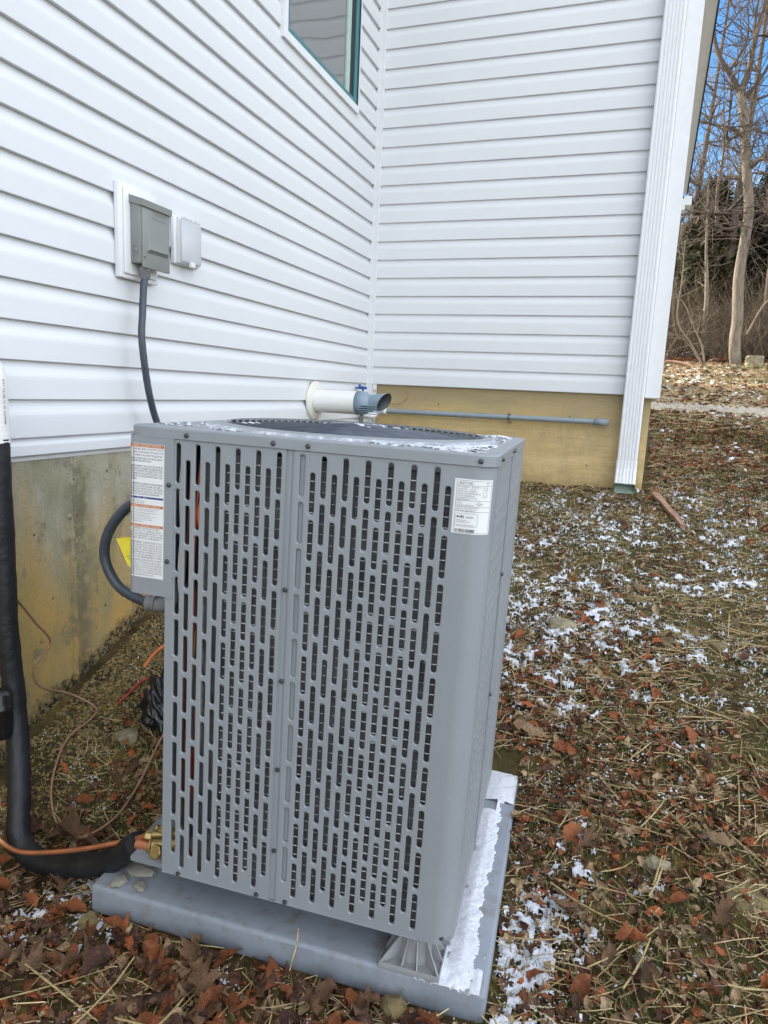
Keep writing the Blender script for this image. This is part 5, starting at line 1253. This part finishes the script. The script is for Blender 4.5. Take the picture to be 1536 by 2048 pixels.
lim_ = [([(2.79, 8, 4.62), (2.62, 8, 4.9), (2.448, 8, 5.153), (2.33, 8.05, 5.5), (2.25, 8.1, 6.1)], .048), ([(2.80, 8, 4.66), (2.87, 7.95, 4.95), (2.885, 7.9, 5.25), (2.95, 7.9, 5.7), (2.99, 7.85, 6.3)], .050),
        ([(2.90, 7.95, 5.25), (2.86, 7.9, 5.6), (2.88, 7.8, 6.2)], .030), ([(3.05, 8, 3.55), (3.2, 7.8, 3.62), (3.42, 7.7, 3.40), (3.7, 7.6, 3.35)], .034), ([(2.95, 8, 3.95), (2.75, 7.9, 4.1), (2.5, 7.8, 4.13), (2.2, 7.8, 4.22)], .03),
        ([(2.93, 8, 4.1), (2.7, 8.1, 4.02), (2.69, 8.1, 4.3), (2.66, 8.1, 4.75)], .026), ([(3.05, 8, 3.2), (2.8, 8.2, 2.95), (2.45, 8.2, 3.02), (2.1, 8.3, 3.3)], .026), ([(3.1, 8, 2.75), (2.8, 7.9, 2.66), (2.4, 7.8, 2.9), (2.1, 7.8, 2.85)], .022),
        ([(2.72, 8.3, 2.8), (2.66, 8.3, 3.3), (2.68, 8.3, 3.9), (2.60, 8.3, 4.6)], .028), ([(2.84, 8, 4.5), (3.05, 7.9, 4.8), (3.2, 7.8, 5.1), (3.5, 7.7, 5.6)], .03), ([(2.6, 8, 4.95), (2.8, 8.1, 5.4), (2.75, 8.2, 6)], .025)]
for pts, r_ in lim_:
    P = catmull([Vector(p)-O for p in pts], 5); m.tube(P, [r_*(1-.55*i/(len(P)-1)) for i in range(len(P))], 8)
    for k in range(15):
        j = rt.randrange(2, len(P)); a_ = Vector((rt.gauss(0, 1), rt.gauss(0, .6), rt.gauss(.25, .7))).normalized()
        spray(m, P[j], a_, rt.uniform(.5, 1.3), .010, 2, rt, .1, 0, 4)
for k in range(34):
    j = rt.uniform(2.3, 4.6); pz = j; px = np.interp(j, [p[2] for p in main], [p[0] for p in main])
    spray(m, Vector((px, 8, pz))-O, Vector((rt.gauss(0, 1), rt.gauss(0, .6), rt.gauss(.0, .5))), rt.uniform(.5, 1.4), .009, 2, rt, .05, .3, 3)
m.build('crown', M['twigd'], tr)
def smalltree(x, y, H_, r_, lean, label, nb=26, mat='barkd', sub=.0, name='bare_tree'):
    z = float(hgt(x, y)); t_ = thing(name, label, 'tree', (x, y, z)); P = catmull([(0, 0, -.1), (lean*.2, 0, H_*.3), (lean*.6, .05, H_*.6), (lean, 0, H_)], 5)
    MB().tube(P, [r_*(1-.85*i/(len(P)-1)) for i in range(len(P))], 8).build('trunk', M[mat], t_)
    m_ = MB()
    for k in range(nb):
        j = rt.randrange(int(len(P)*.2), len(P)); spray(m_, P[j], Vector((rt.gauss(0, 1), rt.gauss(0, 1), rt.gauss(.5, .5))), rt.uniform(.25, .6)*H_*.28, max(.005, r_*.28), 2, rt, .12, 0, 3)
    m_.build('crown', M['twigd'], t_); return t_
smalltree(2.85, 9.6, 3.3, .05, -.28, 'slim leaning bare sapling between the two evergreens', 22, 'bark')
smalltree(3.95, 10.5, 6.5, .09, -.3, 'slender bare tree right behind the forked tree', 30)
smalltree(3.35, 12.5, 8.5, .11, .2, 'tall thin bare tree farther back behind the fork', 34)
smalltree(2.55, 13, 8.0, .09, .3, 'tall thin bare tree showing just beside the house wall', 34)
smalltree(4.6, 12.5, 8.0, .1, .0, 'bare tree beyond the right edge of the view', 30)
smalltree(5.8, 11, 7.0, .12, .4, 'bare tree farther along the wood edge', 24)
smalltree(7.5, 12.5, 8.0, .14, -.2, 'stout bare tree far along the wood edge', 24)
# leaning pale shrub stems
sh = thing('bare_shrub', 'bare shrub with two pale stems leaning left at the edge of the lawn', 'shrub', (2.74, 7.6, .50))
m = MB()
for pts, r_ in (([(0, 0, 0), (-.22, 0, .36), (-.48, 0, .75), (-.48, .05, 1.35), (-.5, .05, 1.95)], .018), ([(0, 0, 0), (-.08, 0, .35), (-.24, 0, .66), (-.42, -.05, 1.0), (-.6, -.1, 1.1)], .017), ([(.0, 0, 0), (-.3, .1, .42), (-.7, .1, .62)], .012)):
    P = catmull(pts, 5); m.tube(P, [r_*(1-.6*i/(len(P)-1)) for i in range(len(P))], 6)
    for k in range(8): spray(m, P[rt.randrange(6, len(P))], Vector((rt.gauss(-.3, 1), rt.gauss(0, .6), rt.gauss(.4, .5))), rt.uniform(.3, .8), .006, 1, rt, .1, 0, 4)
m.build('stem', M['bark'], sh)
# evergreens
def fir(x, y, H_, R_, label, mat, n=900, seed=1):
    z = float(hgt(x, y)); t_ = thing('evergreen_tree', label, 'tree', (x, y, z)); MB().tube([(0, 0, -.1), (0, 0, H_*.98)], [.12, .01], 8).build('trunk', M['barkd'], t_)
    r = np.random.default_rng(seed); nb = n; tt = r.uniform(.06, 1, nb)**.8; A = r.uniform(0, 2*PI, nb); rad = R_*(1-tt)**.75*(.75+.5*vn(A*2, tt*9, seed))*r.uniform(.25, 1, nb)**.5+.05
    V, Fq = [], []; cn = 0
    bx, by, bz = np.cos(A)*rad, np.sin(A)*rad, H_*tt-.12*rad
    for i in range(nb):
        for j in range(7):
            l_ = r.uniform(.10, .24)*(1.2-tt[i]*.4); a2 = A[i]+r.normal(0, .9); el = r.normal(-.1, .45); dx, dy_, dz_ = math.cos(a2)*math.cos(el)*l_, math.sin(a2)*math.cos(el)*l_, math.sin(el)*l_
            px, py, pz = bx[i]+r.normal(0, .06), by[i]+r.normal(0, .06), bz[i]+r.normal(0, .06); w_ = l_*.20
            V += [(px-math.sin(a2)*w_, py+math.cos(a2)*w_, pz), (px+math.sin(a2)*w_, py-math.cos(a2)*w_, pz+w_*.4), (px+dx, py+dy_, pz+dz_)]; Fq.append((cn, cn+1, cn+2)); cn += 3
    o_ = fast('crown', V, Fq, M[mat], t_); return t_
fir(2.98, 12.8, 2.95, .80, 'olive green pointed evergreen just right of the house corner', 'fir', 1500, 4)
fir(4.55, 13.4, 4.4, 1.35, 'large dark evergreen behind the forked tree at the right', 'fird', 2300, 5)
fir(3.85, 15.0, 2.6, 1.0, 'low dark evergreen between the pointed one and the large one', 'fird', 1100, 6)
fir(6.4, 14.5, 5.2, 1.6, 'dark evergreen farther right along the wood', 'fird', 1500, 7)
fir(1.6, 15.5, 3.2, 1.0, 'evergreen hidden partly behind the house corner', 'fir', 900, 8)
# thicket
r = np.random.default_rng(9)
def thicket(n, y0, y1, hmin, hmax, name, label, seed, x0=1.9, x1=10, rad=.006):
    r = np.random.default_rng(seed); X_ = r.uniform(x0, x1, n); X_ = np.where(r.uniform(0, 1, n) < .6, r.uniform(2.0, 5.2, n), X_); Y_ = r.uniform(y0, y1, n); H_ = r.uniform(hmin, hmax, n); A = r.uniform(0, 2*PI, n); ln = r.uniform(.2, 1.1, n)*H_
    K = 6; V = np.empty((n, K, 3, 3)); z0_ = hgt(X_, Y_)-.02
    for i in range(K):
        s_ = i/(K-1); arch = s_**1.6; px = X_+np.cos(A)*ln*arch+.05*np.sin(s_*9+A*5); py = Y_+np.sin(A)*ln*arch*.6; pz = z0_+H_*(s_-.38*s_**3*(ln/H_))
        rr_ = rad*r.uniform(.6, 1.3, n)*(1.1-s_*.8)
        for k in range(3): V[:, i, k, 0] = px+rr_*math.cos(2.1*k); V[:, i, k, 1] = py+rr_*math.sin(2.1*k); V[:, i, k, 2] = pz+rr_*.2*k
    f = []
    for i in range(K-1):
        for k in range(3): f.append((i*3+k, i*3+(k+1) % 3, (i+1)*3+(k+1) % 3, (i+1)*3+k))
    f = np.array(f)[None]+(np.arange(n)*K*3)[:, None, None]
    return tag(fast(name, V.reshape(-1, 3), f.reshape(-1, 4), M['twig']), label, 'brush', kind='stuff')
thicket(2600, 8.3, 10.5, .3, 1.3, 'bramble_thicket', 'tangle of bare brown brambles at the foot of the wood', 1)
thicket(2600, 10.0, 14, .5, 1.7, 'wood_thicket', 'dense bare brown thicket on the wooded slope', 2, rad=.008)
thicket(1600, 14, 22, 1.0, 2.8, 'far_thicket', 'bare undergrowth higher up the wooded slope', 3, 1.0, 14, .012)
thicket(130, 15, 24, 4, 8.0, 'far_saplings', 'thin bare saplings standing against the sky up the slope', 4, 1.0, 14, .02)
x = RNG.uniform(1.6, 12, 14000); y = RNG.uniform(8.2, 22, 14000)
scatter('woodland_litter', TPL[3:6], x, y, RNG.uniform(.06, .14, len(x)), hgt(x, y)+.03, M['leafstuff'], .4, 'brown leaves on the wooded slope', 'leaf litter')
x = RNG.uniform(1.6, 12, 16000); y = RNG.uniform(9.0, 20, 16000); k = (fbm(x*1.1, y*.8, 91) > .54); x, y = x[k], y[k]
scatter('woodland_snow', ST, x, y, RNG.uniform(.02, .07, len(x)), hgt(x, y)+.03, M['snow'], .3, 'broken snow patches on the wooded slope', 'snow')
for i, (x, y, sx, sy, sz, lb) in enumerate([(3.45, 7.85, .16, .12, .14, 'pale rounded rock at the foot of the forked tree'), (3.95, 8.0, .22, .12, .09, 'mossy yellowish rock right of the pale rock'), (2.9, 9.0, .16, .1, .22, 'dark upright rock in the brambles left of the forked tree')]):
    o = link('rock', mm(rock_mesh(i+80, sx, sy, sz, 3), M['stone']), None, (x, y, float(hgt(x, y))+sz*.4)); tag(o, lb, 'rock')
tag(MB().tube(catmull([(2.15, 7.75, float(hgt(2.15, 7.75))+.06), (2.35, 7.7, float(hgt(2.35, 7.7))+.05), (2.65, 7.55, float(hgt(2.65, 7.55))+.0)], 4), [.03]*9, 6).build('fallen_branch', M['plank']), 'reddish fallen branch lying at the lawn edge near the house corner', 'branch')
tag(MB().tube(catmull([(3.28, 7.75, float(hgt(3.3, 7.75))+.5), (3.5, 7.7, float(hgt(3.5, 7.7))+1.0), (3.72, 7.7, 1.45), (3.6, 7.75, 1.8), (3.75, 7.8, 2.2), (3.70, 7.85, 2.9), (3.8, 7.9, 3.6)], 5), [.016]*31, 6).build('vine', M['bark']), 'pale twisted vine climbing right of the forked tree', 'vine')
